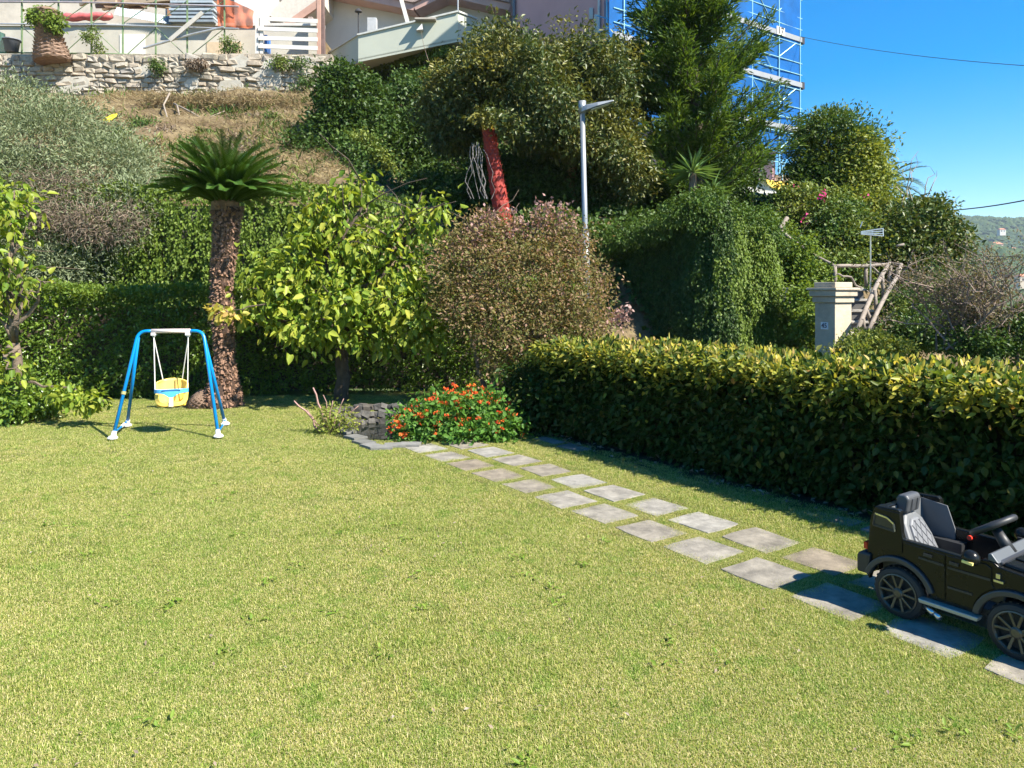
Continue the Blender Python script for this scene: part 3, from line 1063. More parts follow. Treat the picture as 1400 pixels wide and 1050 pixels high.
# ---- ivy clad wall on the left, behind the tall hedge
iw = thing('ivy_wall', 'sunlit wall of bright hanging ivy behind the cycad', 'ivy wall', (-7, 14.2, 0))
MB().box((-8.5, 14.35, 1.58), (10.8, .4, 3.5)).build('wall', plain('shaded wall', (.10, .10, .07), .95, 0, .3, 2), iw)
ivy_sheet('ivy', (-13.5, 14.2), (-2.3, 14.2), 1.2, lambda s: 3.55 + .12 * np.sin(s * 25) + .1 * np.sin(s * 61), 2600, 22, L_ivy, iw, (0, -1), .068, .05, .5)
# its top, growing back on to the slope
n = 9000
P = np.stack([RNG.uniform(-13.5, -2.6, n), 14.0 + RNG.random(n) ** 1.4 * 1.1, 3.5 + RNG.random(n) * .22], 1)
P[:, 2] += (P[:, 1] - 14) * .12
leaves('ivy_top', P, unit(sphere(n) + np.array([0, -.6, -.1])), unit(sphere(n) * .5 + np.array([0, -.2, 1])), .07, .055, L_ivy, iw)

# ---- tall back hedge of the lawn
hd = thing('tall_hedge', 'tall dark glossy hedge closing the back of the lawn behind the swing', 'hedge', (-4, 11.9, 0))
HA, HB = np.array([-10.5, 10.7]), np.array([1.2, 12.35])
MB().prism([(HA[0], HA[1] + .75, 0), (HB[0], HB[1] + .75, 0), (HB[0], HB[1] + .75, 1.4), (HA[0], HA[1] + .75, 1.4)], (0, .3, 0)).build('opaque_core', M_barkd, hd)  # solid slab added to stop light coming through the leaves
nrm = np.array([HB[1] - HA[1], -(HB[0] - HA[0])])
nrm /= np.linalg.norm(nrm)
n_tw, per = 5200, 9
s = RNG.random(n_tw)
zz = RNG.random(n_tw) * 1.66 + .04
lw = wave(s * 11.7, zz, 1.9, 21)
dep = .75 - .42 * np.clip(.55 + .5 * lw, 0, 1.2) - .15 * RNG.random(n_tw) + .12 * (zz - .8) ** 2
P = np.stack([HA[0] + (HB[0] - HA[0]) * s - nrm[0] * dep + nrm[0] * .3, HA[1] + (HB[1] - HA[1]) * s - nrm[1] * dep + .3 * nrm[1], zz], 1)
O = np.tile([nrm[0], nrm[1], .25], (n_tw, 1))
Q, D, Nn = spray(P, O, per, .07, .8, .5, .9, .25, .5)
leaves('foliage', Q, D, Nn, .065 * (.7 + .6 * RNG.random(len(Q))), .034, L_hedge, hd, rnd=np.repeat(RNG.random(n_tw), per) * .5 + RNG.random(len(Q)) * .5)
n_tw = 1700
s = RNG.random(n_tw)
d_ = RNG.random(n_tw) * .9 - .1
P = np.stack([HA[0] + (HB[0] - HA[0]) * s, HA[1] + (HB[1] - HA[1]) * s + d_, 1.66 + .12 * wave(s * 11.7, d_, 2.2, 31) + .05 * RNG.random(n_tw)], 1)
Q, D, Nn = spray(P, np.tile([0, -.2, 1.0], (n_tw, 1)), 10, .08, .5, .7, .8, 0, .6)
leaves('foliage_top', Q, D, Nn, .065, .036, L_ivy, hd)

# ---- ivy mound over the wall corner on the right
im = thing('ivy_mound', 'big rounded mass of hanging ivy over the wall beside the stairs', 'ivy', (3.44, 13.5, 0))
c0 = np.array([3.95, 13.5])
cl = c0 + np.array([-.571, .821]) * 4.5
cr = c0 + np.array([.821, .571]) * 2.7
mbw = MB()
mbw.prism([(c0[0], c0[1] + 1.0, -.2), (cr[0] - .1, cr[1] + .6, -.2), (cr[0] - .1, cr[1] + .6, .9), (c0[0], c0[1] + 1.0, 2.8)], (-.25, .36, 0))
mbw.prism([(c0[0] + .1, c0[1] + 1.0, -.2), (cl[0] + .2, cl[1] + .3, -.2), (cl[0] + .2, cl[1] + .3, 2.3), (c0[0] + .1, c0[1] + 1.0, 2.8)], (.34, .24, 0))
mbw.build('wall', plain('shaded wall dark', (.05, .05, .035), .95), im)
ca_, cb_ = c0 + np.array([-.571, .821]) * 1.0, c0 + np.array([.821, .571]) * 1.0


def mound_curve(lo, hi):
    def fn_(s):
        q = lo + (hi - lo) * s
        p = np.zeros((len(q), 2))
        t = np.zeros((len(q), 2))
        k = q < .38
        f = (q / .38)[:, None]
        p[k] = (cl + (ca_ - cl) * f)[k]
        t[k] = (ca_ - cl)
        m_ = (q >= .38) & (q < .68)
        f = ((q - .38) / .30)[:, None]
        p[m_] = ((1 - f) ** 2 * ca_ + 2 * f * (1 - f) * c0 + f ** 2 * cb_)[m_]
        t[m_] = (2 * (1 - f) * (c0 - ca_) + 2 * f * (cb_ - c0))[m_]
        r_ = q >= .68
        f = ((q - .68) / .32)[:, None]
        p[r_] = (cb_ + (cr - cb_) * f)[r_]
        t[r_] = (cr - cb_)
        t = unit(t)
        return p, np.stack([t[:, 1], -t[:, 0]], 1)
    return fn_


def mound_top(q):
    return np.where(q < .52, 2.45 + .85 * (np.clip(q, 0, 1) / .52) ** 1.1, 3.3 - 2.1 * (np.clip(q - .52, 0, 1) / .48) ** 1.35) + .07 * np.sin(q * 38) + .05 * np.sin(q * 83)


ivy_sheet('ivy', cl, cr, -.1, lambda s: mound_top(s * .56), 3400, 28, L_ivyd, im, (0, -1), .056, .04, .55, .13, mound_curve(0, .56))  # darker leaf colour puts shade on the left face
ivy_sheet('ivy', cl, cr, -.1, lambda s: mound_top(.5 + s * .5), 2600, 28, L_ivy, im, (0, -1), .056, .04, .6, .15, mound_curve(.5, 1))  # brighter leaf colour puts sunlight on the right face
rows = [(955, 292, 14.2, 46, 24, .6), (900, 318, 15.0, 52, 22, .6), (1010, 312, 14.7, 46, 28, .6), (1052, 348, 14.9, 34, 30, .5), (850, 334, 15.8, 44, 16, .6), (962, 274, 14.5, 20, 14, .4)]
crown('ivy_top', rows, 1900, 13, .09, .056, .04, L_ivym, im, shell=.75, down=.7, lump=.35)  # tone between the lit and shaded leaf colours

# ---- street lamp
M_lamp = plain('galvanised lamp post', (.29, .305, .315), .45, .5, .08, 4)
lp = thing('street_lamp', 'slim grey street lamp with a flat tilted head in front of the evergreens', 'street lamp', (1.48, 14.4, .8))
b_, t_ = at(803, 440, 14.4), at(796, 148, 14.4)
MB().tube([b_, b_.lerp(t_, .42)], .072, 12).build('lower_pole', M_lamp, lp, smooth=True)
MB().tube([b_.lerp(t_, .42), b_.lerp(t_, .44), t_], [.062, .056, .05], 12).build('upper_pole', M_lamp, lp, smooth=True)
MB().tube([t_ - Vector((0, 0, .1)), t_ + Vector((0, 0, .14))], .075, 12).build('bracket', M_lamp, lp, smooth=True)
hv = []
a, b = at(794, 151, 14.4), at(838, 139, 14.3)
d = (b - a)
for t, w, h in ((0, .07, .12), (.18, .12, .11), (.5, .16, .08), (1.0, .11, .03)):
    p = a + d * t
    hv += [p + Vector((0, -w, -h * .4)), p + Vector((0, w, -h * .4)), p + Vector((0, w * .8, h * .6)), p + Vector((0, -w * .8, h * .6))]
fs = [(0, 1, 2, 3), (12, 13, 14, 15)]
for i in range(3):
    for k in range(4):
        fs.append((i * 4 + k, i * 4 + (k + 1) % 4, (i + 1) * 4 + (k + 1) % 4, (i + 1) * 4 + k))
hd_ = MB().add(hv, fs).build('lamp_head', M_lamp, lp, bevel=.012)
MB().prism([a + d * .3 + Vector((0, -.10, -.05)), a + d * .9 + Vector((0, -.08, -.022)), a + d * .9 + Vector((0, .08, -.022)), a + d * .3 + Vector((0, .10, -.05))], (0, 0, -.012)).build('lens', plain('lens', (.6, .6, .55), .2), hd_)

# ---- olive tree on the left slope and dead brush in it
tree('olive_tree', 'silvery grey green olive tree spreading over the left slope', 'olive tree', (-9.6, 14.6, 3.2),
     [(58, 190, 15.2, 80, 58, 1.0), (150, 235, 15.0, 72, 55, .9), (30, 260, 14.6, 70, 60, .9), (110, 310, 14.0, 90, 50, .6), (185, 285, 14.2, 45, 48, .6), (20, 330, 13.8, 60, 40, .6), (95, 165, 16, 44, 30, .8), (10, 140, 16, 52, 34, .8), (60, 370, 13.4, 70, 30, .4), (-50, 230, 15, 60, 90, 1), (180, 222, 16, 40, 26, .6)],
     L_olive, 4300, 16, .17, .085, .020, .16, down=.0, rand=.7, out=.9, shell=.4, lump=.35)
t = thing('dead_brush', 'tangle of brown dead twigs caught in the olive foliage', 'brushwood', at(90, 270, 13.8))
crown('twig_mass', [(78, 262, 14.0, 56, 28, .4), (140, 305, 13.5, 58, 26, .4), (60, 300, 13.5, 50, 20, .3)], 420, 13, .16, .13, .012, L_brown, t, shell=.5, down=0, rand=1.2)

# ---- dry grass, cut straw and weeds on the slope
n = 42000
X = RNG.uniform(-16, -4.5, n)
Y = RNG.uniform(15.5, 30, n)
k = wave(X, Y, .5, 41) + RNG.normal(size=n) * .35 > -.35
X, Y = X[k], Y[k]
n = len(X)
P = np.stack([X, Y, hill_z(X, Y)], 1)
D = unit(np.stack([RNG.normal(size=n), -.5 + RNG.normal(size=n) * .5, .15 + RNG.random(n) * .55], 1))
o = leaves('dry_grass', P, D, unit(sphere(n) * .6 + np.array([0, -.6, .8])), .20 + .25 * RNG.random(n), .022, L_dry, None, 'blade', .1, .2)
o['label'] = 'straw coloured cut dry grass lying over the steep slope'
rows = [(215 + 18 * k + random.uniform(-8, 8), 146 + random.uniform(-6, 12), 26.5 + random.uniform(-.6, .6), random.uniform(9, 24), random.uniform(3, 8), .5) for k in range(13)]
t = thing('cut_straw', 'heap of pale straw raked along the foot of the stone wall', 'straw', at(330, 152, 26))
crown('straw', rows, 620, 16, .24, .26, .02, L_dry, t, shell=.1, down=.2, rand=1.3, flat=.5)
for (px, py, Y, rx, ry, lb) in ((213, 88, 29.7, 16, 14, 'green weed tuft sprouting high on the stone wall face'), (170, 205, 22, 26, 12, 'pale green weeds low on the bare slope'), (285, 185, 23.5, 14, 10, 'small green bush above the cycad crown'), (128, 62, 30.3, 12, 26, 'climber with thin leaves on the fence beside the palm stump'),
                                (400, 85, 29.75, 26, 10, 'ivy draped over the wall top below the white planks'), (415, 115, 29.6, 14, 24, 'ivy patch on the wall end beside the dark shrub'), (155, 195, 21.8, 18, 14, 'leafy weeds below the yellow sheet'), (310, 62, 30.4, 14, 20, 'thin climber on the fence posts below the orange net'), (380, 165, 24.8, 26, 7, 'weeds in the shaded ledge of the slope'), (270, 88, 29.75, 12, 7, 'dry weed tuft near the middle of the stone wall'),
                                (330, 210, 21, 30, 16, 'dry bramble patch behind the cycad fronds')):
    t = thing('weed_clump', lb, 'weeds', at(px, py + ry, Y))
    crown('foliage', [(px + random.gauss(0, rx * .45), py + random.gauss(0, ry * .4), Y, rx * random.uniform(.25, .5), ry * random.uniform(.2, .55), .2) for _ in range(6)], 90, 12, .11, .11, .045, L_brown if 'dry' in lb else L_mix, t, shell=.1, down=.5, lump=.5)

for px, py, Y, rx, ry, m_, lb in ((305, 160, 25.6, 40, 6, L_ivyd, 'dark weeds added as the shade of the hollow under the pale straw'), (240, 188, 23.4, 30, 8, L_brown, 'brown dead brush low on the slope left of the cycad crown'), (345, 196, 23, 36, 7, L_brown, 'brown dead brush right above the cycad crown'), (195, 172, 24.4, 24, 7, L_mix, 'weeds around the sawn stump on the slope'), (390, 178, 24, 36, 8, L_ivyd, 'dark weeds on the shaded right end of the slope'), (380, 160, 25.6, 40, 5, L_brown, 'brown brush under the right end of the wall'), (265, 205, 22, 26, 8, L_mix, 'green weeds rising just behind the cycad fronds')):  # first clump: dark leaves stand in for a shaded hollow
    t = thing('slope_scrub', lb, 'scrub', at(px, py + ry, Y))
    crown('foliage', [(px + random.gauss(0, rx * .5), py + random.gauss(0, ry * .5), Y + random.gauss(0, .3), rx * random.uniform(.2, .5), ry * random.uniform(.5, 1), .3) for _ in range(7)], 150, 12, .13, .13, .04, m_, t, shell=.1, down=.3, lump=.5)

n = 9000
X = RNG.uniform(-16, -5, n)
Y = RNG.uniform(16, 29.6, n)
k = wave(X, Y, .8, 141) + RNG.normal(size=n) * .2 > .28
X, Y = X[k], Y[k]
n = len(X)
o = leaves('slope_weeds', np.stack([X, Y, hill_z(X, Y) + RNG.random(n) * .12], 1), unit(sphere(n) + np.array([0, -.2, .9])), sphere(n), .22 * (.5 + RNG.random(n)), .05, L_mix, None)
o['label'] = 'patches of low green weeds on the dry slope'

# bare grey branches lying on the slope
for lb, rows in (('long curved pale branch lying on the dry slope', [(240, 136, 26), (232, 152, 25.6), (238, 172, 25), (250, 190, 24.4)]),
                 ('forked pale branch across the dark hollow of the slope', [(246, 150, 26), (270, 162, 25.6), (286, 172, 25.4), (314, 160, 25.8)]),
                 ('short pale stick beside the dark hollow of the slope', [(250, 152, 25.9), (253, 165, 25.5), (249, 172, 25.3)])):
    mb = MB()
    mb.tube([at(x, y, Y) + Vector((0, -.45, .1)) for x, y, Y in rows], list(np.linspace(.036, .018, len(rows))), 6)
    tag(mb.build('fallen_branch', plain('weathered branch', (.25, .205, .16), .9, 0, .2, 9), smooth=True), lb, 'branch')
ys = at(155, 168, 24.2)
MB_ = MB()
MB_.prism([ys + Vector(v) for v in ((-.22, -.3, -.02), (.05, -.36, -.06), (.2, -.3, .08), (.16, -.2, .2), (-.12, -.2, .16))], (.02, .14, .1))
tag(MB_.build('yellow_sheet', plain('yellow plastic', (.80, .62, .03), .5), bevel=.02), 'small bright yellow plastic sheet on the slope above the olive', 'sheet')
stp = at(168, 182, 24)
tag(MB().tube([stp - Vector((0, .2, .4)), stp + Vector((-.03, -.2, .25))], [.16, .13], 10).build('tree_stump', M_bark), 'short sawn brown stump beside the yellow sheet', 'stump')

# ---- palm stump on the wall, bins
ps = thing('palm_stump', 'thick headless palm trunk with ringed bark on top of the stone wall', 'palm stump', at(70, 82, 29.7))
mb = MB()
pts, rr = [], []
for i in range(27):
    t = i / 26
    p = at(72 - 10 * t, 84 - 70 * t, 29.6)
    pts.append(p)
    rr.append((.66 - .26 * min(1, t * 1.6) + .03 * math.sin(t * 9)) * (1 + .06 * (i % 2)))
mb.tube(pts, rr, 16)
mb.build('trunk', plain('ringed palm bark', (.20, .13, .09), .95, 0, .35, 6, .9), ps)
sm = bmesh.new()
for i in range(1):
    pass
sm.free()
mbk = MB()
for i in range(250):
    k = i % 25
    t = (k + .5) / 26
    a_ = 2 * PI * (i // 25) / 10 + k * .31 + PI
    c = pts[k].lerp(pts[k + 1], .5)
    r = (.66 - .26 * min(1, t * 1.6)) * 1.02
    e = Vector((math.cos(a_), math.sin(a_), 0))
    mbk.add([c + e * r + Vector((-e.y, e.x, 0)) * .17, c + e * r - Vector((-e.y, e.x, 0)) * .17, c + e * (r + .08) + Vector((0, 0, .07)), c + e * r * .9 + Vector((0, 0, -.05))], [(0, 1, 2), (0, 3, 1), (0, 2, 3), (1, 3, 2)])
mbk.build('leaf_bases', plain('palm leaf bases', (.27, .18, .12), .95, 0, .3, 5), ps, kind='stuff')
crown('ivy', [(60, 22, 29.6, 16, 8, .45), (74, 32, 29.2, 8, 12, .3), (50, 26, 29.3, 7, 9, .3)], 260, 10, .12, .12, .08, L_ivy, ps, shell=.5, down=.5)
tb = thing('rubble_bin', 'dark grey bucket bin beside green netting left of the palm stump', 'bin', at(16, 71, 30.4))
MB().lathe([(.0, 0), (.24, 0), (.31, .48), (.33, .5), (.29, .5), (.24, .05)], at(16, 71, 30.4), n=16).build('bucket', plain('dark plastic', (.10, .11, .13), .5), tb, smooth=True)
MB().lathe([(.34, .46), (.36, .48), (.34, .52)], at(16, 71, 30.4), n=16).build('rim', plain('dark plastic rim', (.14, .15, .17), .5), tb)
o = net('green_netting', [at(-20, 72, 30.3), at(8, 72, 30.3), at(7, 46, 30.3), at(-20, 36, 30.3)], 10, 8, net_mat('green net', (.05, .22, .16), .15), .09, 4)
tag(o, 'dark green netting bundled at the left end of the terrace', 'netting')

# ---- columnar shrubs and ivy masses below the parapet
tree('dark_shrub', 'upright dark green shrub at the left end of the ivy basement', 'shrub', at(475, 270, 22),
     [(470, 130, 22.5, 40, 42, .9), (475, 180, 22.3, 46, 45, .9), (468, 225, 22, 44, 40, .8), (505, 165, 22.6, 30, 40, .7), (448, 195, 22, 24, 40, .6)],
     L_ivyd, 2300, 14, .16, .12, .075, .14, down=.2, group=None, shell=.5)
tree('green_bush', 'rounded mid green bush at the foot of the upright dark shrub', 'bush', at(490, 250, 20.5),
     [(488, 212, 20.8, 34, 30, .7), (512, 228, 20.6, 20, 22, .5), (462, 240, 20.4, 24, 20, .5)], L_mix, 800, 14, .13, .10, .06, .08, down=.2)
tree('ivy_bank', 'dark ivy bank climbing the basement between shrub and evergreen', 'ivy', at(590, 260, 23),
     [(560, 150, 25, 46, 40, 1), (600, 190, 24, 56, 50, 1), (545, 215, 23.5, 44, 40, .9), (640, 215, 23.5, 46, 46, 1), (620, 140, 26, 46, 38, 1), (590, 120, 28, 46, 24, .8), (660, 260, 22.5, 46, 36, .8), (600, 255, 22.5, 46, 32, .8)],
     L_ivyd, 3800, 13, .2, .13, .08, .12, down=.4, shell=.55)
ivy_sheet('hanging_ivy', (-7.6, 33.6), (-2.3, 30.6), 9.6, lambda s: 12.1 + 0 * s, 420, 22, L_ivyd, sub, (-.5, -.86), .13, .10, .5)
ivy_sheet('ivy_fringe', (-7.2, 33.1), (-2.6, 30.2), 11.6, lambda s: 12.15 + .1 * np.sin(s * 30), 300, 16, L_ivy, pr, (-.5, -.86), .11, .09, .25)

# ---- broad evergreen tree
tree('broad_evergreen', 'broad mottled evergreen tree with drooping leaves before the pink house', 'evergreen tree', at(784, 312, 18.2),
     [(688, 82, 18.2, 46, 32, 1.7), (655, 106, 18, 40, 34, 1.5), (612, 116, 18.4, 24, 22, .9), (725, 112, 17.6, 44, 38, 1.8), (785, 94, 18.2, 48, 34, 1.7), (820, 124, 18, 44, 46, 1.6), (640, 150, 18.4, 46, 30, 1.3), (700, 150, 18.2, 40, 26, 1.2), (752, 152, 17.0, 46, 34, 1.6), (828, 190, 17.8, 36, 34, 1.3), (622, 180, 18.6, 34, 26, 1.1), (860, 120, 19, 36, 48, 1.3), (778, 192, 16.8, 34, 22, 1.0), (858, 245, 17.6, 26, 26, .9), (728, 186, 16.8, 22, 14, .8), (700, 172, 15.7, 20, 10, .4), (672, 158, 15.8, 18, 7, .3), (596, 150, 18.6, 22, 22, .8), (838, 84, 18.8, 24, 22, 1.1), (845, 215, 17, 28, 26, .8)],
     L_evg, 5600, 16, .15, .115, .05, .16, top=at(775, 190, 18.2), bark=plain('orange brown bark', (.20, .12, .06), .95, 0, .3, 6, .9), down=.3, rand=.85, out=.6, shell=.55, lump=.42)

# ---- feathery conifer
co = thing('conifer', 'tall feathery dark green conifer with upswept sprays before the scaffold', 'conifer', at(955, 285, 18.4))
mb = MB()
base, tip = at(958, 290, 18.4), at(930, -190, 18.8)
mb.tube([base, base.lerp(tip, .5), tip], [.22, .13, .03], 10)
Ps, Ds, Ts = [], [], []
r = random.Random(5)
for i in range(265):
    t = .02 + .93 * (i / 265) ** .9
    p0 = base.lerp(tip, t)
    az = r.uniform(0, 2 * PI)
    ln = (2.5 * (1 - t) ** .75 + .45) * r.uniform(.6, 1.12)
    el = math.radians(r.uniform(8, 36))
    d = Vector((math.cos(az) * math.cos(el), math.sin(az) * math.cos(el) * .85, math.sin(el)))
    if d.x < 0:
        ln *= .80
    q = []
    for k in range(9):
        s = k / 8
        q.append(p0 + d * ln * s + Vector((0, 0, .28 * ln * (s ** 2) - .18 * ln * s)))
    mb.tube(q, list(np.linspace(.035, .008, 9)), 4, cap=False)
    for k in range(2, 9):
        m = int(5 + 9 * ln * .35)
        for _ in range(m):
            s = (k - r.random()) / 8
            pp = p0 + d * ln * s + Vector((0, 0, .28 * ln * s * s - .18 * ln * s))
            side = Vector((r.gauss(0, 1), r.gauss(0, 1), r.gauss(0, .45)))
            sl = .30 * (1.15 - s * .55)
            pp2 = pp + side * sl * .40
            for _k in range(5):
                Ps.append(pp2 + Vector((r.gauss(0, .05), r.gauss(0, .05), r.gauss(0, .05))))
                Ds.append((d * .9 + side * .55 + Vector((r.gauss(0, .4), r.gauss(0, .4), r.gauss(.22, .35)))))
                Ts.append(r.random())
mb.build('trunk', M_barkd, co)
Ps = np.array([tuple(p) for p in Ps])
Ds = np.array([tuple(p) for p in Ds])
leaves('crown', Ps, Ds, sphere(len(Ps)) + np.array([0, 0, .5]), .17 * (.7 + .6 * RNG.random(len(Ps))), .036, L_con, co, rnd=np.array(Ts))
tree('shade_shrub', 'dark shaded shrub under the conifer and evergreen', 'shrub', at(890, 300, 18.8),
     [(880, 285, 19, 46, 26, .8), (840, 295, 19, 30, 24, .7), (925, 265, 19.3, 34, 24, .6), (985, 262, 20, 34, 26, .7)], L_ivyd, 900, 13, .16, .10, .06, .06, down=.3)

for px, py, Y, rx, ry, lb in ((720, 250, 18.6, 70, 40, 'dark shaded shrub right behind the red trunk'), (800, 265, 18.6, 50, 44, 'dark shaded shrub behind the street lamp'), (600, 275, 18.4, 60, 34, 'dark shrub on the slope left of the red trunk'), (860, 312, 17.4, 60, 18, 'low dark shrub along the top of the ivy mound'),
                            (420, 215, 21.5, 30, 34, 'dark ivy clump in the shade right of the cycad crown'), (1000, 232, 22, 40, 24, 'dark shrub at the right foot of the conifer'), (760, 310, 16.2, 60, 16, 'low shaded shrub above the crepe myrtle')):  # dark leaf masses added where the slope should lie in shade
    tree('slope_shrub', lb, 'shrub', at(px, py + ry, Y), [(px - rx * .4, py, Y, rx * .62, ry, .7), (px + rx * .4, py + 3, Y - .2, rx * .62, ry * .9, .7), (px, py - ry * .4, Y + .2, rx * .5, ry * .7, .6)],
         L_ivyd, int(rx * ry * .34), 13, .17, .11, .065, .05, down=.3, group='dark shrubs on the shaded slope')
n = 34000
X = RNG.uniform(-4.2, 13, n)
Y = RNG.uniform(14.6, 31, n)
k = (-.571 * X + .821 * Y > 10.2) | (X < 1.8)
k &= ~((X < -2.6) & (Y < 21) & (wave(X, Y, .7, 91) > .25))
k &= wave(X, Y, .55, 93) + RNG.normal(size=n) * .25 > -.75
X, Y = X[k], Y[k]
n = len(X)
P = np.stack([X, Y, hill_z(X, Y) + RNG.random(n) * (.22 + .2 * wave(X, Y, 1.1, 95))], 1)
o = leaves('shade_ivy', P, unit(sphere(n) + np.array([0, -.5, -.1])), unit(sphere(n) * .6 + np.array([.1, -.5, .8])), .16, .12, L_ivyd, None)  # dark leaf cover added to stand in for shade on the ground
o['label'] = 'dark ivy added over the slope to deepen the shade under the trees'

# red painted palm trunk with yellow top, vines
rt = thing('red_trunk', 'leaning red painted palm trunk with a yellow cut top', 'palm trunk', at(690, 318, 15.85))
pts = [at(692, 330, 15.85), at(686, 290, 15.9), at(678, 240, 15.95), at(672, 205, 16.0), at(669, 178, 16.05)]
pts2 = [pts[0].lerp(pts[1], 0)]
mb = MB()
full = []
for i in range(24):
    s = i / 23 * 4
    k = min(3, int(s))
    full.append(pts[k].lerp(pts[k + 1], s - k))
mb.tube(full, [(.21 - .065 * min(1, i / 14)) * (1 + .05 * (i % 2)) for i in range(24)], 14)
mb.build('trunk', plain('red painted bark', (.28, .024, .014), .7, 0, .3, 6, .8, dirt=(.22, .03, .02)), rt)
mbk = MB()
for i in range(200):
    k = i % 23
    c = full[k].lerp(full[k + 1], .5)
    a_ = 2 * PI * (i // 23) / 8.7 + k * .4
    rr_ = .21 - .065 * min(1, k / 14)
    e = Vector((math.cos(a_), math.sin(a_), 0))
    s_ = Vector((-e.y, e.x, 0))
    mbk.add([c + e * rr_ + s_ * .05, c + e * rr_ - s_ * .05, c + e * (rr_ + .04) + Vector((0, 0, .06)), c + e * rr_ * .9 - Vector((0, 0, .05))], [(0, 1, 2), (0, 3, 1), (0, 2, 3), (1, 3, 2)])
mbk.build('leaf_bases', plain('red leaf bases', (.33, .032, .018), .7, 0, .25, 5), rt, kind='stuff')
mb = MB()
tp = full[-1]
mb.lathe([(.145, -.05), (.17, .1), (.15, .2), (.09, .28), (0, .3)], tp, n=12)
for k in range(14):
    a_ = k * 2 * PI / 14
    mb.bar(tp + Vector((math.cos(a_) * .13, math.sin(a_) * .13, 0)), tp + Vector((math.cos(a_) * .22, math.sin(a_) * .22, .30)), .07, .03)
mb.build('cut_top', plain('yellow fibres', (.46, .33, .03), .8, 0, .25, 6, .5), rt)
mbv = MB()
r = random.Random(3)
for k in range(9):
    x = 640 + r.uniform(-3, 24)
    pts_ = [at(x, 198 + r.uniform(-4, 6), 15.7)]
    y = 200
    while y < 268:
        y += 12
        x += r.uniform(-6, 7)
        pts_.append(at(x, y, 15.6 + r.uniform(-.1, .1)))
    mbv.tube(pts_, .0065, 4, cap=False)
tag(mbv.build('bare_vine', plain('grey vine', (.20, .185, .17), .9), smooth=True), 'grey leafless vines hanging left of the red trunk', 'vine')


# ---- spiky plants
def rosette(name, label, c, n, L, W, up_=.25, drop=.1, tr=None):
    t = thing(name, label, 'spiky plant', c - Vector((0, 0, .3)))
    if tr:
        MB().tube([c - Vector((0, 0, tr)), c], [.08, .07], 8).build('stem', M_bark, t)
    d = sphere(n)
    d[:, 2] = np.abs(d[:, 2]) * 1.0 - up_
    d = unit(d)
    leaves('sword_leaves', np.tile(np.array(c), (n, 1)) + d * .05, d, unit(np.cross(d, np.tile([0, 0, 1.0], (n, 1))) * .1 + np.array([0, 0, 1.0])), L * (.75 + .4 * RNG.random(n)), W, L_agave, t, 'diamond', .2, drop)
    return t


rosette('yucca', 'spiky yucca rosette highest over the ivy mound', at(947, 236, 15.2), 80, .55, .045, .35, .12, .6)
rosette('yucca', 'smaller spiky yucca beside the white limewashed wall', at(974, 262, 15.4), 50, .42, .04, .2, .12, .4)


# ---- palm far behind the right bush
def frond_mesh(name, L, n, lw, ll, arch, mat, droopv=.25):
    """a feather leaf along +X, rising then arching down; leaflets both sides"""
    V, F = [], []

    def pt(s):
        return np.array([L * s * (1 - .12 * arch * s), 0, L * (arch * .30 * s - arch * .55 * s ** 2.2)])
    for i in range(9):
        s0 = i / 8
        w = .014 * (1.15 - s0)
        p = pt(s0)
        V += [p + [0, w, 0], p + [0, -w, 0], p + [0, 0, w * 1.3]]
        if i:
            b = (i - 1) * 3
            F += [(b, b + 3, b + 5), (b, b + 5, b + 2), (b + 1, b + 2, b + 5), (b + 1, b + 5, b + 4), (b, b + 1, b + 4), (b, b + 4, b + 3)]
    for i in range(n):
        s = .10 + .89 * i / n
        p = pt(s)
        tg = pt(min(1, s + .02)) - pt(s - .02)
        tg /= np.linalg.norm(tg)
        env = min(1, (s - .05) * 6) * (1.0 - .55 * max(0, s - .55) / .45)
        for sd in (1, -1):
            d = tg * .62 + np.array([0, sd * .75, .30]) + RNG.normal(size=3) * .05
            d /= np.linalg.norm(d)
            l = ll * env * RNG.uniform(.9, 1.1)
            b = len(V)
            w = tg * lw * .5
            V += [p - w, p + w, p + d * l * .6 + w * .6 + np.array([0, 0, -.01]), p + d * l - np.array([0, 0, droopv * l * .3])]
            F += [(b, b + 1, b + 2), (b, b + 2, b + 3)]
    me = bpy.data.meshes.new(name)
    me.from_pydata([tuple(v) for v in V], [], F)
    a = me.attributes.new('rnd', 'FLOAT', 'POINT')
    a.data.foreach_set('value', RNG.random(len(V)).astype(np.float32) * .6 + .2)
    me.materials.append(mat)
    return me


def palm_crown(parent, c, meshes, n, emin, emax, spin=0, scale=(.85, 1.1)):
    for i in range(n):
        f = (i + .5) / n
        el = emin + (emax - emin) * f ** 1.25
        az = i * 2.39996 + spin
        o = bpy.data.objects.new('frond', meshes[i % len(meshes)])
        M = Matrix.Rotation(az, 4, 'Z') @ Matrix.Rotation(-el, 4, 'Y') @ Matrix.Rotation(RNG.normal() * .12, 4, 'X')
        s = RNG.uniform(*scale)
        off = Vector((math.cos(az) * .10, math.sin(az) * .10, .10 * f))
        o.matrix_basis = Matrix.Translation(c + off) @ M @ Matrix.Scale(s, 4)
        link(o, parent)


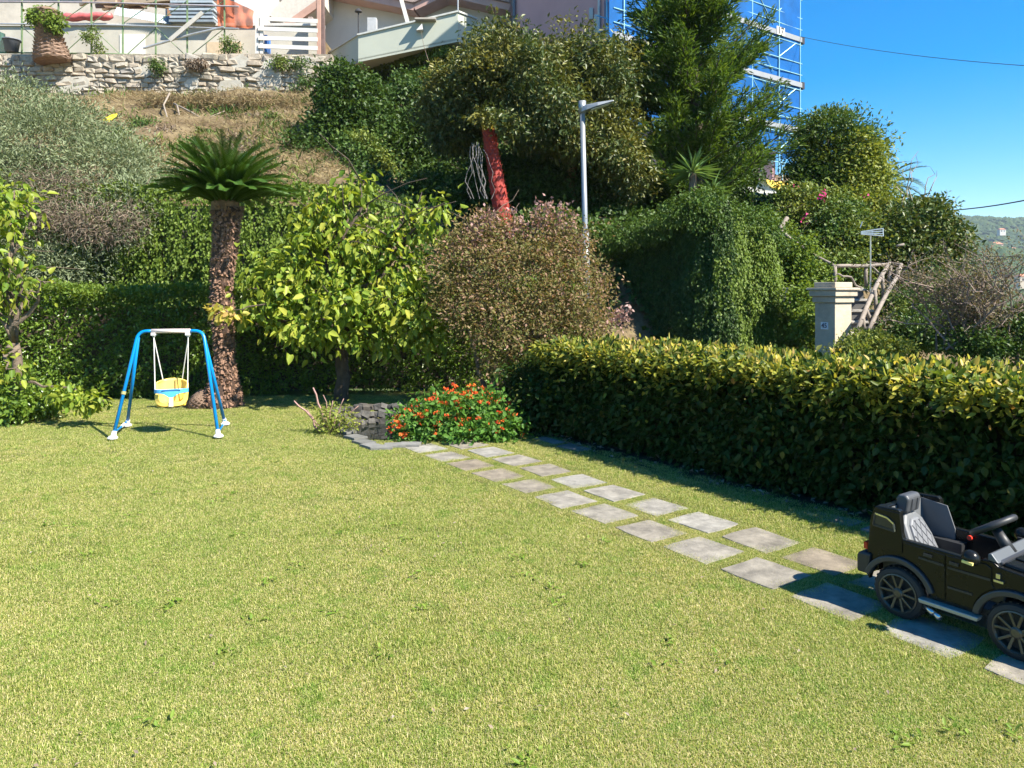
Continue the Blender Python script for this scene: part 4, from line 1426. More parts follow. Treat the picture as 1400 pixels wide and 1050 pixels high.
L_cyc = leaf_mat('cycad leaflet', [(.022, .055, .009), (.04, .09, .013), (.065, .13, .019), (.105, .175, .028)], .25, .3, spec=.4)
L_palm = leaf_mat('date palm leaflet', [(.05, .09, .03), (.08, .13, .05), (.12, .17, .07)], .2, .45)
dp_ = thing('date_palm', 'date palm with arching fronds rising behind the right bushes', 'palm tree', at(1195, 330, 30))
MB().tube([at(1195, 400, 30), at(1202, 258, 30)], [.28, .22], 10).build('trunk', M_bark, dp_)
palm_crown(dp_, at(1202, 258, 30), [frond_mesh('date_frond', 2.1, 34, .035, .42, a_, L_palm, .5) for a_ in (.7, 1.0, 1.3)], 26, -.35, 1.0)

# ---- bushes on the right
tree('tall_bush', 'tall bush with fine leaves touching the foot of the scaffold', 'bush', at(1140, 330, 19),
     [(1130, 180, 19.5, 38, 26, .9), (1120, 215, 19.5, 36, 34, .9), (1150, 200, 19.3, 46, 40, .9), (1110, 255, 19.2, 36, 36, .8), (1155, 250, 19, 50, 40, .9)],
     L_mix, 2100, 14, .14, .10, .045, .1, down=.0, out=.9, shell=.5, lump=.3)
tree('yellow_green_bush', 'yellow green sunlit bush between the tall bush and the palm', 'bush', at(1190, 330, 18.5),
     [(1176, 212, 18.8, 27, 28, .8), (1176, 250, 18.6, 32, 36, .9), (1196, 292, 18.3, 36, 28, .8), (1165, 285, 18.2, 34, 30, .8)], L_yellowbush, 1500, 14, .13, .10, .05, .09, down=.1, shell=.5, lump=.3)
bg = tree('bougainvillea', 'sprawling bougainvillea with a few magenta blooms above the stairs', 'flowering shrub', at(1130, 360, 17),
          [(1095, 285, 17.5, 34, 30, .7), (1130, 300, 17.2, 44, 36, .8), (1160, 330, 16.8, 50, 34, .8), (1110, 330, 17, 34, 26, .6), (1195, 345, 16.6, 36, 30, .7), (1150, 365, 16, 40, 20, .5)], L_mix, 2300, 14, .13, .085, .05, .08, down=.3, shell=.5, lump=.3)
Pm = []
for px, py, k in ((1125, 269, 14), (1100, 300, 4), (1088, 255, 3), (1180, 270, 3), (1125, 262, 4), (1103, 292, 3)):
    for _ in range(k):
        Pm.append(at(px + random.gauss(0, 3), py + random.gauss(0, 3), 16.5))
Pm = np.array([tuple(p) for p in Pm])
leaves('blossom', Pm, sphere(len(Pm)), sphere(len(Pm)) + np.array([0, -1, .3]), .07, .06, L_magenta, bg)
tree('round_bush', 'dense rounded bush at the right end of the row against the sky', 'bush', at(1262, 370, 16.5),
     [(1252, 312, 16.8, 42, 34, .9), (1278, 332, 16.6, 30, 34, .8), (1235, 345, 16.4, 44, 32, .8), (1266, 288, 17, 18, 14, .5), (1290, 352, 16.4, 26, 22, .6), (1215, 325, 16.6, 30, 30, .7), (1265, 370, 16, 40, 24, .7)],
     leaf_mat('round bush leaf', [(.03, .055, .015), (.05, .085, .02), (.08, .12, .03), (.13, .15, .035), (.16, .13, .05)], .25, .4), 2600, 13, .13, .10, .055, .1, down=.2, shell=.5)
mb = MB()
for k in range(5):
    p = at(1225 + k * 10, 290, 17.2)
    limb(mb, p, p + Vector((random.uniform(.1, .6), 0, random.uniform(.9, 1.6))), .02, .005, .3, 6, 4)
for k in range(5):
    p = at(1268 + k * 4, 300, 17)
    limb(mb, p, p + Vector((random.uniform(.2, .9), 0, random.uniform(.3, .8))), .014, .004, .3, 6, 4)
tag(mb.build('bare_shoots', M_twig), 'thin bare shoots sticking out of the bushes into the sky', 'twigs')

tree('stair_ivy', 'sunlit ivy bush between the ivy mound and the gate pillar', 'ivy', at(1100, 480, 13.6),
     [(1096, 352, 14.6, 20, 24, .3), (1112, 378, 14.2, 22, 22, .3), (1098, 410, 13.6, 22, 26, .3), (1108, 445, 13.0, 22, 26, .3), (1083, 338, 16.3, 24, 18, .25), (1107, 360, 15.8, 22, 18, .25), (1126, 378, 15.4, 16, 12, .25), (1066, 318, 16.7, 16, 16, .25), (1050, 302, 16.9, 14, 16, .25), (1096, 350, 16.1, 20, 16, .25)], L_ivy, 1000, 13, .09, .065, .05, .03, down=.4, shell=.45)
# bare twiggy shrub, lower green shrub
ts = thing('twiggy_shrub', 'sprawling shrub of bare grey brown twigs right of the stairs', 'shrub', at(1345, 480, 10.4))
mb = MB()
r = random.Random(9)
Pt = []
for k in range(46):
    p = at(1330 + r.uniform(-50, 60), 478, 10.4 + r.uniform(-.4, .5))
    e = at(1325 + r.gauss(0, 62), 350 + abs(r.gauss(0, 42)) + max(0, (r.random() - .5)) * 40, 10.3 + r.uniform(-.8, .8))
    q = limb(mb, p, e, .016, .005, .25, 6, 4)
    for _ in range(9):
        s = r.choice(q[2:])
        e2 = s + Vector((r.gauss(0, .25), r.gauss(0, .2), r.gauss(.18, .2)))
        limb(mb, s, e2, .006, .002, .3, 3, 3)
        Pt += [s.lerp(e2, r.random()) for _ in range(7)]
mb.build('twigs', plain('shrub twig', (.22, .16, .13), .9, 0, .2, 8), ts)
Pt = np.array([tuple(p) for p in Pt])
Q, D, Nn = spray(Pt, sphere(len(Pt)), 3, .05, .8, .5, 1)
leaves('sparse_leaves', Q, D, Nn, .038, .02, leaf_mat('twiggy leaf', [(.13, .12, .05), (.20, .17, .09), (.24, .17, .13), (.10, .12, .04)], .3), ts)
tree('green_shrub', 'leafy green shrub between the stairs and the bare twigs', 'shrub', at(1250, 485, 12.6),
     [(1240, 420, 13.2, 32, 30, .4), (1265, 440, 12.6, 40, 36, .4), (1240, 455, 12.4, 30, 26, .4), (1290, 400, 13.2, 30, 26, .4), (1300, 455, 11.8, 40, 24, .4)], L_mix, 1500, 14, .09, .06, .034, .04, down=.2, shell=.5)
tree('gold_bush', 'low yellow green bush at the foot of the stair railing', 'bush', at(1190, 490, 10.6),
     [(1190, 468, 10.6, 30, 14, .3), (1215, 475, 10.5, 26, 14, .3), (1165, 478, 10.4, 20, 12, .3)], L_yellowbush, 420, 12, .06, .05, .03, .03, down=.0, shell=.4)
tree('back_shrub', 'dark green shrub filling behind the low hedge at the right edge', 'shrub', at(1390, 490, 10),
     [(1395, 455, 10.2, 44, 30, .4), (1340, 470, 10, 40, 20, .3), (1440, 440, 10.6, 50, 40, .5)], L_ivyd, 900, 12, .09, .06, .035, .03, down=.2, shell=.4)

# ---- hill woodland and houses far away
n = 9000
Yh = RNG.uniform(560, 1230, n)
Xh = Yh * RNG.uniform(.50, .80, n)
zh = far_z(Xh, Yh)
open_ = wave(Xh, Yh, .018, 77) > .52
Xh, Yh, zh = Xh[~open_], Yh[~open_], zh[~open_]
n = len(Xh)
sz = RNG.uniform(2.2, 5.2, n)
oc = np.array([[1, 0, 0], [.3, .95, 0], [-.8, .6, 0], [-.8, -.6, 0], [.3, -.95, 0], [0, 0, .9]])
V = oc[None] * sz[:, None, None] * (1 + .3 * RNG.normal(size=(n, 6, 1)) * .5)
V = V + np.stack([Xh, Yh, zh + sz * .4], 1)[:, None]
tri = np.array([[0, 1, 5], [1, 2, 5], [2, 3, 5], [3, 4, 5], [4, 0, 5]])
F = (tri[None] + (np.arange(n) * 6)[:, None, None]).reshape(-1, 3)
o = raw_mesh('hill_forest', V.reshape(-1, 3), F, leaf_mat('forest canopy', [(.018, .04, .012), (.03, .058, .016), (.045, .075, .02), (.06, .09, .025)], .05, .8), None, np.repeat(RNG.random(n), 6), 'stuff')
o['label'] = 'dense forest canopy over the far hills'
for i, (px, py, Y, w, h, cw, lb) in enumerate(((1384, 340, 690, 5.5, 7.0, (.62, .55, .42), 'tall cream far house with small windows on the hill'), (1362, 334, 720, 9, 4.5, (.60, .42, .36), 'low pinkish far house left of the tall cream one'), (1398, 378, 420, 6, 5, (.5, .42, .33), 'far house with orange roof at the right edge'), (1369, 314, 980, 8, 6, (.55, .52, .45), 'pale far villa high on the wooded hill'))):
    p = at(px, py, Y)
    hs_ = thing('hill_house', lb, 'house', p - Vector((0, 0, h)), 'houses scattered over the far hills')
    MB().box(p + Vector((0, 0, -h / 2 - 1)), (w, w * .8, h + 2)).build('wall', plain('far wall', cw, .9), hs_)
    MB().add([p + Vector(v) for v in ((-w * .55, -w * .45, 0), (w * .55, -w * .45, 0), (w * .55, w * .45, 0), (-w * .55, w * .45, 0), (-w * .3, 0, w * .25), (w * .3, 0, w * .25))], [(0, 1, 5, 4), (1, 2, 5), (2, 3, 4, 5), (3, 0, 4)]).build('roof', plain('far roof', (.42, .17, .09), .9), hs_)
    for k in (-1, 1):
        MB().box(p + Vector((k * w * .22, -w * .41, -h * .35)), (w * .15, .1, h * .25)).build('window', M_dark, hs_)

# ---- power lines
for lb, a, b, sag in (('upper power line crossing the blue sky from the scaffold', at(1094, 50, 32), at(1420, 91, 22), .16), ('lower power line running to the round bush', at(1255, 288, 24), at(1420, 270, 16), .1)):
    mb = MB()
    pts_ = [a.lerp(b, i / 20) - Vector((0, 0, sag * (1 - (2 * i / 20 - 1) ** 2))) for i in range(21)]
    mb.tube(pts_, .011 if 'upper' in lb else .016, 5)
    tag(mb.build('power_line', M_dark), lb, 'cable', 'power lines against the sky')

# ------------------------------------------------------------------ garden plants
# ---- cycad
cy = thing('cycad', 'cycad with a rough brown trunk and a dome of dark feather fronds', 'cycad', at(300, 552, 10.7))
CB, CT = at(303, 556, 10.6), at(308, 283, 10.5)
full = [CB.lerp(CT, i / 40) + Vector((.03 * math.sin(i * .2), 0, 0)) for i in range(41)]


def cyr(t):
    return .148 + .15 * max(0, 1 - t * 4.0) ** 1.5 + .045 * max(0, (t - .85) / .15) + .01 * math.sin(t * 17) - .012 * math.sin(t * 6)


MB().tube(full, [cyr(i / 40) for i in range(41)], 18).build('trunk', plain('cycad trunk', (.06, .035, .024), .95, 0, .4, 8, .9), cy, smooth=True)
mbk = MB()
r = random.Random(12)
for i in range(2300):
    t = r.random() ** 1.05
    k = min(39, int(t * 40))
    c = full[k].lerp(full[k + 1], t * 40 - k)
    a_ = i * 2.39996
    R_ = cyr(t)
    e = Vector((math.cos(a_), math.sin(a_), 0))
    s_ = Vector((-e.y, e.x, 0))
    w = r.uniform(.010, .026)
    h = r.uniform(.012, .03)
    o_ = r.uniform(.010, .04) + (.03 if t > .95 else 0)
    b = c + e * (R_ - .01)
    tip = c + e * (R_ + o_) + Vector((0, 0, r.uniform(-.06, .05)))
    mbk.add([b + s_ * w + Vector((0, 0, -h)), b - s_ * w + Vector((0, 0, -h)), b - s_ * w * .8 + Vector((0, 0, h)), b + s_ * w * .8 + Vector((0, 0, h)), tip + s_ * w * .5, tip - s_ * w * .5],
            [(0, 1, 5, 4), (1, 2, 5), (2, 3, 4, 5), (3, 0, 4)])
mbk.build('bark_scales', plain('cycad scales', (.20, .115, .075), .9, 0, .6, 22, .4), cy, kind='stuff')
# root mound on the left of the foot
mbk = MB()
mbk.lathe([(.24, -.1), (.215, .07), (.16, .17), (.08, .24), (0, .26)], CB + Vector((-.24, -.06, 0)), n=12)
mbk.build('offset_bulb', plain('offset bark', (.17, .11, .075), .95, 0, .4, 12, .9), cy, smooth=True)
mb2 = MB()
for i in range(170):
    a_ = i * 2.39996
    t = (i + .5) / 170
    e = Vector((math.cos(a_), math.sin(a_), 0))
    c = CB + Vector((-.24, -.06, .24 * t)) + e * (.24 * (1 - t ** 1.6))
    s_ = Vector((-e.y, e.x, 0))
    mb2.add([c + s_ * .03, c - s_ * .03, c + e * .035 + Vector((0, 0, .03)), c + Vector((0, 0, -.03)) - e * .02], [(0, 1, 2), (0, 2, 3), (1, 3, 2)])
mb2.build('bulb_scales', plain('bulb scales', (.24, .16, .11), .95, 0, .4, 12), cy, kind='stuff')
fm = [frond_mesh('frond', 1.10, 64, .013, .16, a_, L_cyc, .10) for a_ in (.5, .65, .8, .95)]
palm_crown(cy, CT + Vector((0, 0, .02)), fm, 128, .30, 1.38, .3, (.78, .96))
MB().lathe([(.20, -.06), (.19, .06), (.10, .16), (0, .2)], CT, n=14).build('crown_heart', plain('crown fibre', (.23, .14, .08), .95, 0, .4, 14, .9), cy)


# ---- broad leaved fruit trees
def fruit_tree(label, base, top, rows, n_tw, per, tr, L=.135, W=.085):
    t = thing('persimmon_tree', label, 'fruit tree', base, 'persimmon trees on the lawn')
    C, R = blobs_at(rows)
    mb = MB()
    limb(mb, Vector(base) - Vector((0, 0, .1)), top, tr, tr * .75, .1, 5, 10)
    limbs(mb, Vector(top), [Vector(c) for c in C], tr * .5, tr * .12, 5)
    mb.build('trunk', M_barkd if tr > .1 else M_bark, t, smooth=True)
    crown('crown', (C, R), n_tw, per, .13, L, W, L_pers, t, shell=.35, lump=.35, shape='leaf', jit=.5, out=.7, rand=.7, down=.6, up=.6, fold=.2, droop=.3, flat=.8)
    return t


fruit_tree('yellow green persimmon tree with big leaves right of the cycad', at(467, 545, 11.2), at(468, 470, 11.1),
           [(470, 375, 11.0, 46, 34, .6), (395, 372, 10.8, 40, 26, .5), (545, 372, 10.9, 42, 26, .5), (358, 430, 10.6, 30, 18, .4), (400, 412, 10.5, 34, 18, .4), (585, 420, 10.7, 30, 24, .4), (575, 455, 10.6, 32, 16, .35), (430, 450, 10.4, 44, 18, .45), (505, 455, 10.4, 46, 18, .45), (470, 415, 10.3, 40, 20, .4), (540, 415, 10.4, 34, 20, .4), (440, 315, 11, 24, 20, .4), (458, 280, 11.1, 15, 20, .25), (480, 265, 11.1, 10, 14, .2), (492, 246, 11.1, 13, 8, .2), (575, 312, 10.9, 24, 18, .35), (596, 283, 10.8, 16, 9, .2), (560, 285, 10.9, 14, 10, .2), (530, 330, 11, 34, 20, .45), (418, 338, 10.8, 22, 15, .3), (348, 388, 10.7, 14, 12, .25), (433, 285, 10.9, 12, 14, .2), (490, 335, 10.9, 30, 22, .4), (620, 370, 10.9, 10, 14, .2)],
           740, 7, .115, .112, .068)
fruit_tree('slim persimmon tree with yellow leaves at the left edge of the lawn', at(22, 570, 9.4), at(20, 470, 9.4),
           [(10, 290, 9.2, 15, 24, .3), (12, 345, 9.2, 20, 24, .3), (2, 400, 9.2, 24, 22, .3), (-40, 380, 9.3, 34, 70, .5), (8, 505, 9.0, 26, 14, .3), (56, 385, 9.1, 11, 8, .2), (-14, 265, 9.3, 18, 16, .3), (20, 260, 9.3, 6, 10, .15)], 175, 7, .075, .10, .06)
# the twig of leaves that crosses the cycad trunk and the low bough on the left
bo = thing('leafy_twig', 'twig of bright yellow leaves crossing the cycad trunk', 'twig', at(322, 445, 9.9))
mb = MB()
limb(mb, at(372, 418, 10.3), at(298, 432, 9.9), .014, .005, .2, 5, 5)
mb.build('twig', M_barkd, bo)
crown('leaves', [(312, 430, 9.9, 18, 7, .12), (292, 424, 9.9, 8, 5, .08)], 16, 5, .05, .10, .065, L_gold, bo, shell=.2, shape='leaf', down=.5)
bo = thing('low_bough', 'low drooping leafy bough reaching right from the left fruit tree', 'bough', at(60, 540, 9.2))
mb = MB()
limb(mb, at(24, 520, 9.3), at(142, 548, 9.0), .02, .008, .2, 6, 5)
mb.build('twig', M_bark, bo)
crown('leaves', [(112, 546, 9.0, 26, 12, .2), (135, 545, 9.0, 12, 9, .15), (85, 538, 9.1, 14, 8, .15)], 45, 6, .06, .10, .06, L_pers, bo, shell=.2, shape='leaf', down=.6)
tree('edge_shrub', 'small dark shrub at the foot of the left fruit tree', 'shrub', at(20, 580, 9.3),
     [(15, 560, 9.2, 36, 18, .35), (60, 548, 9.5, 30, 16, .3), (0, 535, 9.4, 40, 26, .4)], L_hedge, 420, 12, .08, .065, .035, .02, down=.2, shell=.3)
# ---- crepe myrtle
cm = tree('crepe_myrtle', 'brownish pink crepe myrtle shrub between fruit tree and low hedge', 'flowering tree', at(690, 560, 10.4),
          [(715, 380, 10.3, 72, 62, .9), (650, 370, 10.4, 50, 54, .8), (775, 400, 10.2, 48, 56, .8), (690, 440, 10.0, 64, 48, .8), (760, 460, 10.0, 56, 42, .7), (720, 340, 10.4, 46, 24, .7), (640, 420, 10.3, 34, 40, .6), (802, 440, 9.9, 26, 34, .5), (655, 325, 10.5, 34, 26, .5), (780, 345, 10.3, 30, 26, .5), (720, 500, 9.9, 66, 24, .6), (618, 345, 10.4, 18, 22, .3), (690, 312, 10.4, 18, 16, .3), (662, 305, 10.4, 14, 18, .25), (768, 312, 10.3, 24, 18, .3), (740, 300, 10.3, 10, 16, .2), (818, 385, 10.1, 14, 20, .3), (606, 400, 10.3, 14, 24, .3)],
          L_myr, 2900, 13, .10, .05, .026, .06, top=at(700, 480, 10.3), down=.1, shell=.45, lump=.48, rand=.9)
mb = MB()
for px in (640, 668, 700, 730, 755):
    limb(mb, at(px * .4 + 690 * .6, 560, 10.35), at(px, 450, 10.2), .04, .02, .12, 5, 7)
mb.build('stems', M_bark, cm, smooth=True)
shoots = []
mb = MB()
for (px, py) in ((662, 296), (650, 310), (672, 304), (700, 300), (735, 290), (752, 288), (742, 302), (770, 293), (786, 302), (764, 308), (715, 310), (640, 320), (630, 345), (795, 330), (690, 322), (848, 424), (860, 421), (836, 428), (826, 385)):
    a = at(px * .85 + 715 * .15, py + 34, 10.3)
    b = at(px, py - (12 if py < 350 else 0), 10.2)
    limb(mb, a, b, .008, .003, .15, 4, 4)
    for k in range(60):
        q = a.lerp(b, .25 + .75 * random.random())
        shoots.append(q + Vector((random.gauss(0, .05), random.gauss(0, .05), random.gauss(0, .04))))
mb.build('shoots', M_bark, cm, kind='stuff')
shoots = np.array([tuple(p) for p in shoots])
leaves('seed_heads', shoots, sphere(len(shoots)) + np.array([0, 0, .4]), sphere(len(shoots)), .062, .036, L_pinkf, cm)
tree('hedge_end_shrub', 'dark leafy shrub joining the low hedge to the crepe myrtle', 'shrub', at(770, 595, 8.4),
     [(760, 555, 8.6, 46, 36, .4), (800, 560, 8.3, 40, 36, .35), (740, 520, 9.2, 50, 34, .5), (790, 510, 8.8, 36, 30, .4), (725, 575, 8.8, 26, 18, .3)], L_low, 1100, 12, .08, .07, .036, .03, down=.2, shell=.4)

# ---- pond with stone rim
M_rock = rnd_mat('pond rock', [(.07, .068, .06), (.13, .12, .105), (.05, .047, .042), (.11, .092, .07)], .9, 7, .7, .5, .03)
pd = thing('garden_pond', 'little sunken pond with a rock back and slab rim beside the flowers', 'pond', at(515, 598, 8.35))
pc = at(512, 590, 8.75)
wm, nt, b = new_mat('pond water')
b.inputs['Base Color'].default_value = (.012, .016, .012, 1)
b.inputs['Roughness'].default_value = .06
MB().lathe([(.50, .0), (0, .001)], (pc.x + .05, pc.y - .1, .010), n=20).build('water', wm, pd)
rk = [rubble(100 + i) for i in range(5)]
for me in rk:
    me.materials.clear()
    me.materials.append(M_rock)
for k in range(66):
    a_ = math.radians(8 + 150 * ((k % 22) / 21))
    lay = k // 22
    o = bpy.data.objects.new('rock', rk[k % 5])
    s = random.uniform(.055, .125)
    o.location = (pc.x + .05 + math.cos(a_) * (.56 + .05 * lay), pc.y - .1 + math.sin(a_) * (.58 + .06 * lay), .02 + lay * .085)
    o.scale = (s * 1.35, s * 1.1, s * .85)
    o.rotation_euler = (random.uniform(-.4, .4), random.uniform(-.4, .4), a_ + random.uniform(-.4, .4))
    link(o, pd)
for k, (px, py) in enumerate(((474, 592), (486, 600), (497, 607), (508, 612), (522, 614), (540, 611), (560, 610))):
    Y = EYE * 1000 / (py - 400)
    p = at(px, py, Y)
    o = bpy.data.objects.new('rim_slab', ev[k % 4])
    o.location = (p.x, p.y, .012)
    o.rotation_euler = (0, 0, (.75 if k < 4 else 1.62) + random.gauss(0, .1))
    o.scale = (1.0, .62, 1.3)
    link(o, pd)

# ---- lantana
ln = tree('lantana_bush', 'low spreading lantana bush dotted with orange red flower heads', 'flowering bush', at(625, 602, 8.3),
          [(610, 572, 8.5, 48, 30, .45), (660, 572, 8.5, 42, 32, .45), (570, 582, 8.4, 32, 22, .35), (690, 584, 8.3, 26, 18, .3), (635, 560, 8.7, 40, 22, .4), (640, 590, 8.2, 50, 14, .3)], L_lan, 1000, 10, .07, .062, .038, .02, down=.05, shell=.45, lump=.3)
C, R = blobs_at([(610, 572, 8.5, 50, 32, .48), (660, 572, 8.5, 44, 34, .48), (570, 582, 8.4, 34, 24, .38), (690, 584, 8.3, 28, 20, .33), (635, 553, 8.7, 42, 26, .4)])
P, O = twigs(C, R, 330, .97, .1)
k = (O[:, 1] < .35) & (P[:, 2] > .06)
P = P[k][:125]
Q, D, Nn = spray(P, O[k][:125], 13, .016, .5, .6, .5, -.2, .6)
leaves('flower_heads', Q, D, Nn, .026, .022, L_orange, ln, rnd=np.repeat(RNG.random(len(P)), 13) * .7 + RNG.random(len(Q)) * .3)

# ---- pruned shrub with bare canes
ps_ = thing('pruned_shrub', 'small pruned shrub with bare pinkish canes on the lawn', 'shrub', at(450, 592, 8.6))
mb = MB()
for (x0, y0, x1, y1, r0) in ((440, 594, 402, 548, .016), (446, 592, 428, 530, .017), (452, 592, 470, 545, .010), (446, 592, 455, 548, .010), (454, 594, 490, 555, .009), (441, 594, 420, 560, .008), (450, 592, 442, 540, .008)):
    limb(mb, at(x0, y0, 8.6), at(x1, y1, 8.55), r0, r0 * .5, .12, 5, 6)
mb.build('canes', plain('pinkish cane', (.34, .20, .17), .8, 0, .2, 10), ps_, smooth=True)
crown('foliage', [(455, 570, 8.6, 26, 20, .25), (472, 575, 8.6, 16, 14, .2), (440, 590, 8.6, 10, 6, .1), (455, 592, 8.6, 20, 5, .15)], 130, 8, .05, .04, .022, L_yellowbush, ps_, shell=.2)

# ---- low trimmed hedge
lh = thing('low_hedge', 'long clipped waist high hedge with golden new leaves on top', 'hedge', uv(4, 5.8))
U0, U1, V0, V1, HZ = .2, 7.0, 5.22, 6.45, 1.0
MB().prism([uv(U0, V0 + .30, 0), uv(U1, V0 + .30, 0), uv(U1, V1 - .3, 0), uv(U0, V1 - .3, 0)], (0, 0, HZ - .2)).build('opaque_core', plain('opaque core', (.025, .02, .012), .95), lh)  # opaque dark box added so no light shows through the hedge


def uvn(u, v, z):
    return np.stack([UD.x * u + VD.x * v, UD.y * u + VD.y * v, z], 1)


def hedge_face(name, n_tw, per, L, W, mat, sel):
    u = U0 + (U1 - U0) * RNG.random(n_tw)
    a = RNG.random(n_tw)
    if sel == 'front':
        z = .02 + a * (HZ - .02)
        v = V0 + .05 - .10 * wave(u, z, 2.6, 51) + .16 * RNG.random(n_tw) + .10 * np.clip(.25 - z, 0, 1)
        O = uvn(np.zeros(n_tw), -np.ones(n_tw), .2 + z * .3)
    elif sel == 'back':
        z = .02 + a * (HZ - .02)
        v = V1 - .15 * RNG.random(n_tw)
        O = uvn(np.zeros(n_tw), np.ones(n_tw), .2 + 0 * z)
    else:
        v = V0 + (V1 - V0) * a
        z = HZ - .03 + .05 * np.clip((5 - u) / 4, 0, 1) + .055 * wave(u, v, 2.6, 61) + .05 * RNG.random(n_tw) - .08 * np.clip(.12 - (v - V0), 0, 1) * 4
        O = uvn(np.zeros(n_tw), (a - .5) * .5, np.ones(n_tw))
    P = uvn(u, v, z)
    Q, D, Nn = spray(P, O, per, .045, .8, .75, .75, .1 if sel == 'top' else .45, .45)
    tw = RNG.random(n_tw)
    Q[:, 2] = np.maximum(Q[:, 2], .02)
    s = .65 + .7 * RNG.random(len(Q))
    return leaves(name, Q, D, Nn, L * s, W * s, mat, lh, 'leaf', .16, .18, np.repeat(tw, per) * .6 + RNG.random(len(Q)) * .4)


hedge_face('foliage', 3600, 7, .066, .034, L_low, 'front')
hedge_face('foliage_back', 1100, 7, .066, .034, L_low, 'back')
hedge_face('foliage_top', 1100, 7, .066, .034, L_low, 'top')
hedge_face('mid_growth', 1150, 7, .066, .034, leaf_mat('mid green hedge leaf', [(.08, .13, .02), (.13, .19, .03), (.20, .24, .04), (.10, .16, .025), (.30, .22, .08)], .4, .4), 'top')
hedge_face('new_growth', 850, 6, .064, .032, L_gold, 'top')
# golden shoots that stand up, and the largest single leaves at the near end
n = 190
u = RNG.uniform(U0, U1, n)
v = RNG.uniform(V0 - .03, V1, n)
P = uvn(u, v, HZ + .02 + .05 * np.clip((5 - u) / 4, 0, 1) + .05 * RNG.random(n))
Q, D, Nn = spray(P, np.tile([0, 0, 1.0], (n, 1)), 5, .02, 1, 1, .55, -.1, .3)
leaves('shoots', Q, D, Nn, .060 * (.7 + .5 * RNG.random(len(Q))), .03, L_gold, lh, 'leaf')
n = 900
u = RNG.uniform(U0, U1, n)
z = HZ + .03 - np.abs(RNG.normal(size=n)) * .13 * (1 + .8 * wave(u, u * 0, 2.1, 71))
P = uvn(u, V0 - .02 - .07 * RNG.random(n), z)
Q, D, Nn = spray(P, uvn(np.zeros(n), -np.ones(n), np.full(n, .5)), 4, .04, .8, .7, .7, .2, .6)
leaves('brow_leaves', Q, D, Nn, .066 * (.6 + .7 * RNG.random(len(Q))), .033, leaf_mat('brow leaf', [(.06, .10, .016), (.16, .19, .03), (.34, .34, .05), (.09, .13, .02), (.48, .40, .06)], .4, .4), lh, 'leaf')
lme = bpy.data.meshes.new('leaf')
lme.from_pydata([(0, 0, 0), (.024, .02, .004), (.020, .05, .002), (0, .078, -.012), (-.020, .05, .002), (-.024, .02, .004), (0, .03, -.003)], [],
                [(0, 1, 6), (1, 2, 6), (2, 3, 6), (3, 4, 6), (4, 5, 6), (5, 0, 6)])
lms = []
for i, c in enumerate(((.04, .07, .012), (.13, .13, .025), (.55, .48, .05), (.025, .05, .01), (.34, .20, .07))):
    m2 = lme.copy()
    m2.materials.append(leaf_mat('single leaf', [c, tuple(k * 1.2 for k in c)], .38, .35))
    m2.attributes.new('rnd', 'FLOAT', 'POINT').data.foreach_set('value', np.full(7, .5, np.float32))
    lms.append(m2)
for i in range(260):
    top_ = i % 3 == 0
    u = 1.2 + 3.6 * random.random() ** 1.3
    if top_:
        p = uv(u, random.uniform(V0 - .04, V0 + .35), HZ + random.uniform(.0, .06))
        m2 = lms[random.choice((2, 2, 1, 4, 2))]
    else:
        p = uv(u, V0 - random.uniform(.06, .12), random.uniform(.15, HZ))
        m2 = lms[random.choice((0, 3, 0, 3, 1)) if p.z < .8 else random.choice((0, 1, 2, 4))]
    o = bpy.data.objects.new('leaf', m2)
    o.rotation_euler = (random.uniform(-.9, .5), random.uniform(-.6, .6), random.uniform(0, 2 * PI)) if top_ else (random.uniform(-1.9, -.7), random.uniform(-.5, .5), math.atan2(-VD.y, -VD.x) - PI / 2 + random.gauss(0, .8))
    o.location = p
    s = random.uniform(.55, .95)
    o.scale = (s, s, s)
    link(o, lh)
mb = MB()
for k in range(60):
    u = random.uniform(U0, U1)
    p = uv(u, V0 + random.uniform(.22, .4), 0)
    limb(mb, p, p + Vector((random.gauss(0, .1), random.gauss(0, .1), .85)), .014, .006, .2, 4, 5)
mb.build('stems', M_barkd, lh)
# fallen leaves under the hedge
n = 150
u = RNG.uniform(1.2, 6.8, n)
v = 5.12 + RNG.normal(size=n) * .13
leaves('fallen_leaves', uvn(u, v, .02 + .02 * RNG.random(n)), unit(sphere(n) * np.array([1, 1, .2])), np.tile([0, 0, 1.0], (n, 1)) + sphere(n) * .4, .055, .03, L_brown, None)

# ------------------------------------------------------------------ stairs and gate pillar on the right
M_conc = plain('weathered concrete', (.36, .33, .29), .9, 0, .2, 5, .5, dirt=(.20, .18, .15))
M_rail = plain('rustic cement rail', (.23, .19, .155), .9, 0, .25, 7, .6)
M_pil = plain('cream pillar', (.50, .42, .31), .9, 0, .15, 3, .4, dirt=(.24, .21, .16))
gp = thing('gate_pillar', 'cream gate pillar with a moulded cap and a small white number plate', 'pillar', at(1140, 500, 12))


def pil(x0, x1, y0, y1, Y, dep):
    a, b = at(x0, y1, Y), at(x1, y0, Y)
    return ((a.x + b.x) / 2, Y + dep / 2, (a.z + b.z) / 2), (b.x - a.x, dep, b.z - a.z)


Rp = Matrix.Rotation(math.radians(27), 3, 'Z')


def pblock(x0, x1, y0, y1, grow, name, mat, bev=.01):
    c = at((x0 + x1) / 2, (y0 + y1) / 2, 12.2)
    return MB().box(c, (.40 + grow, .40 + grow, (y1 - y0) * .0122), Rp).build(name, mat, gp, bevel=bev)


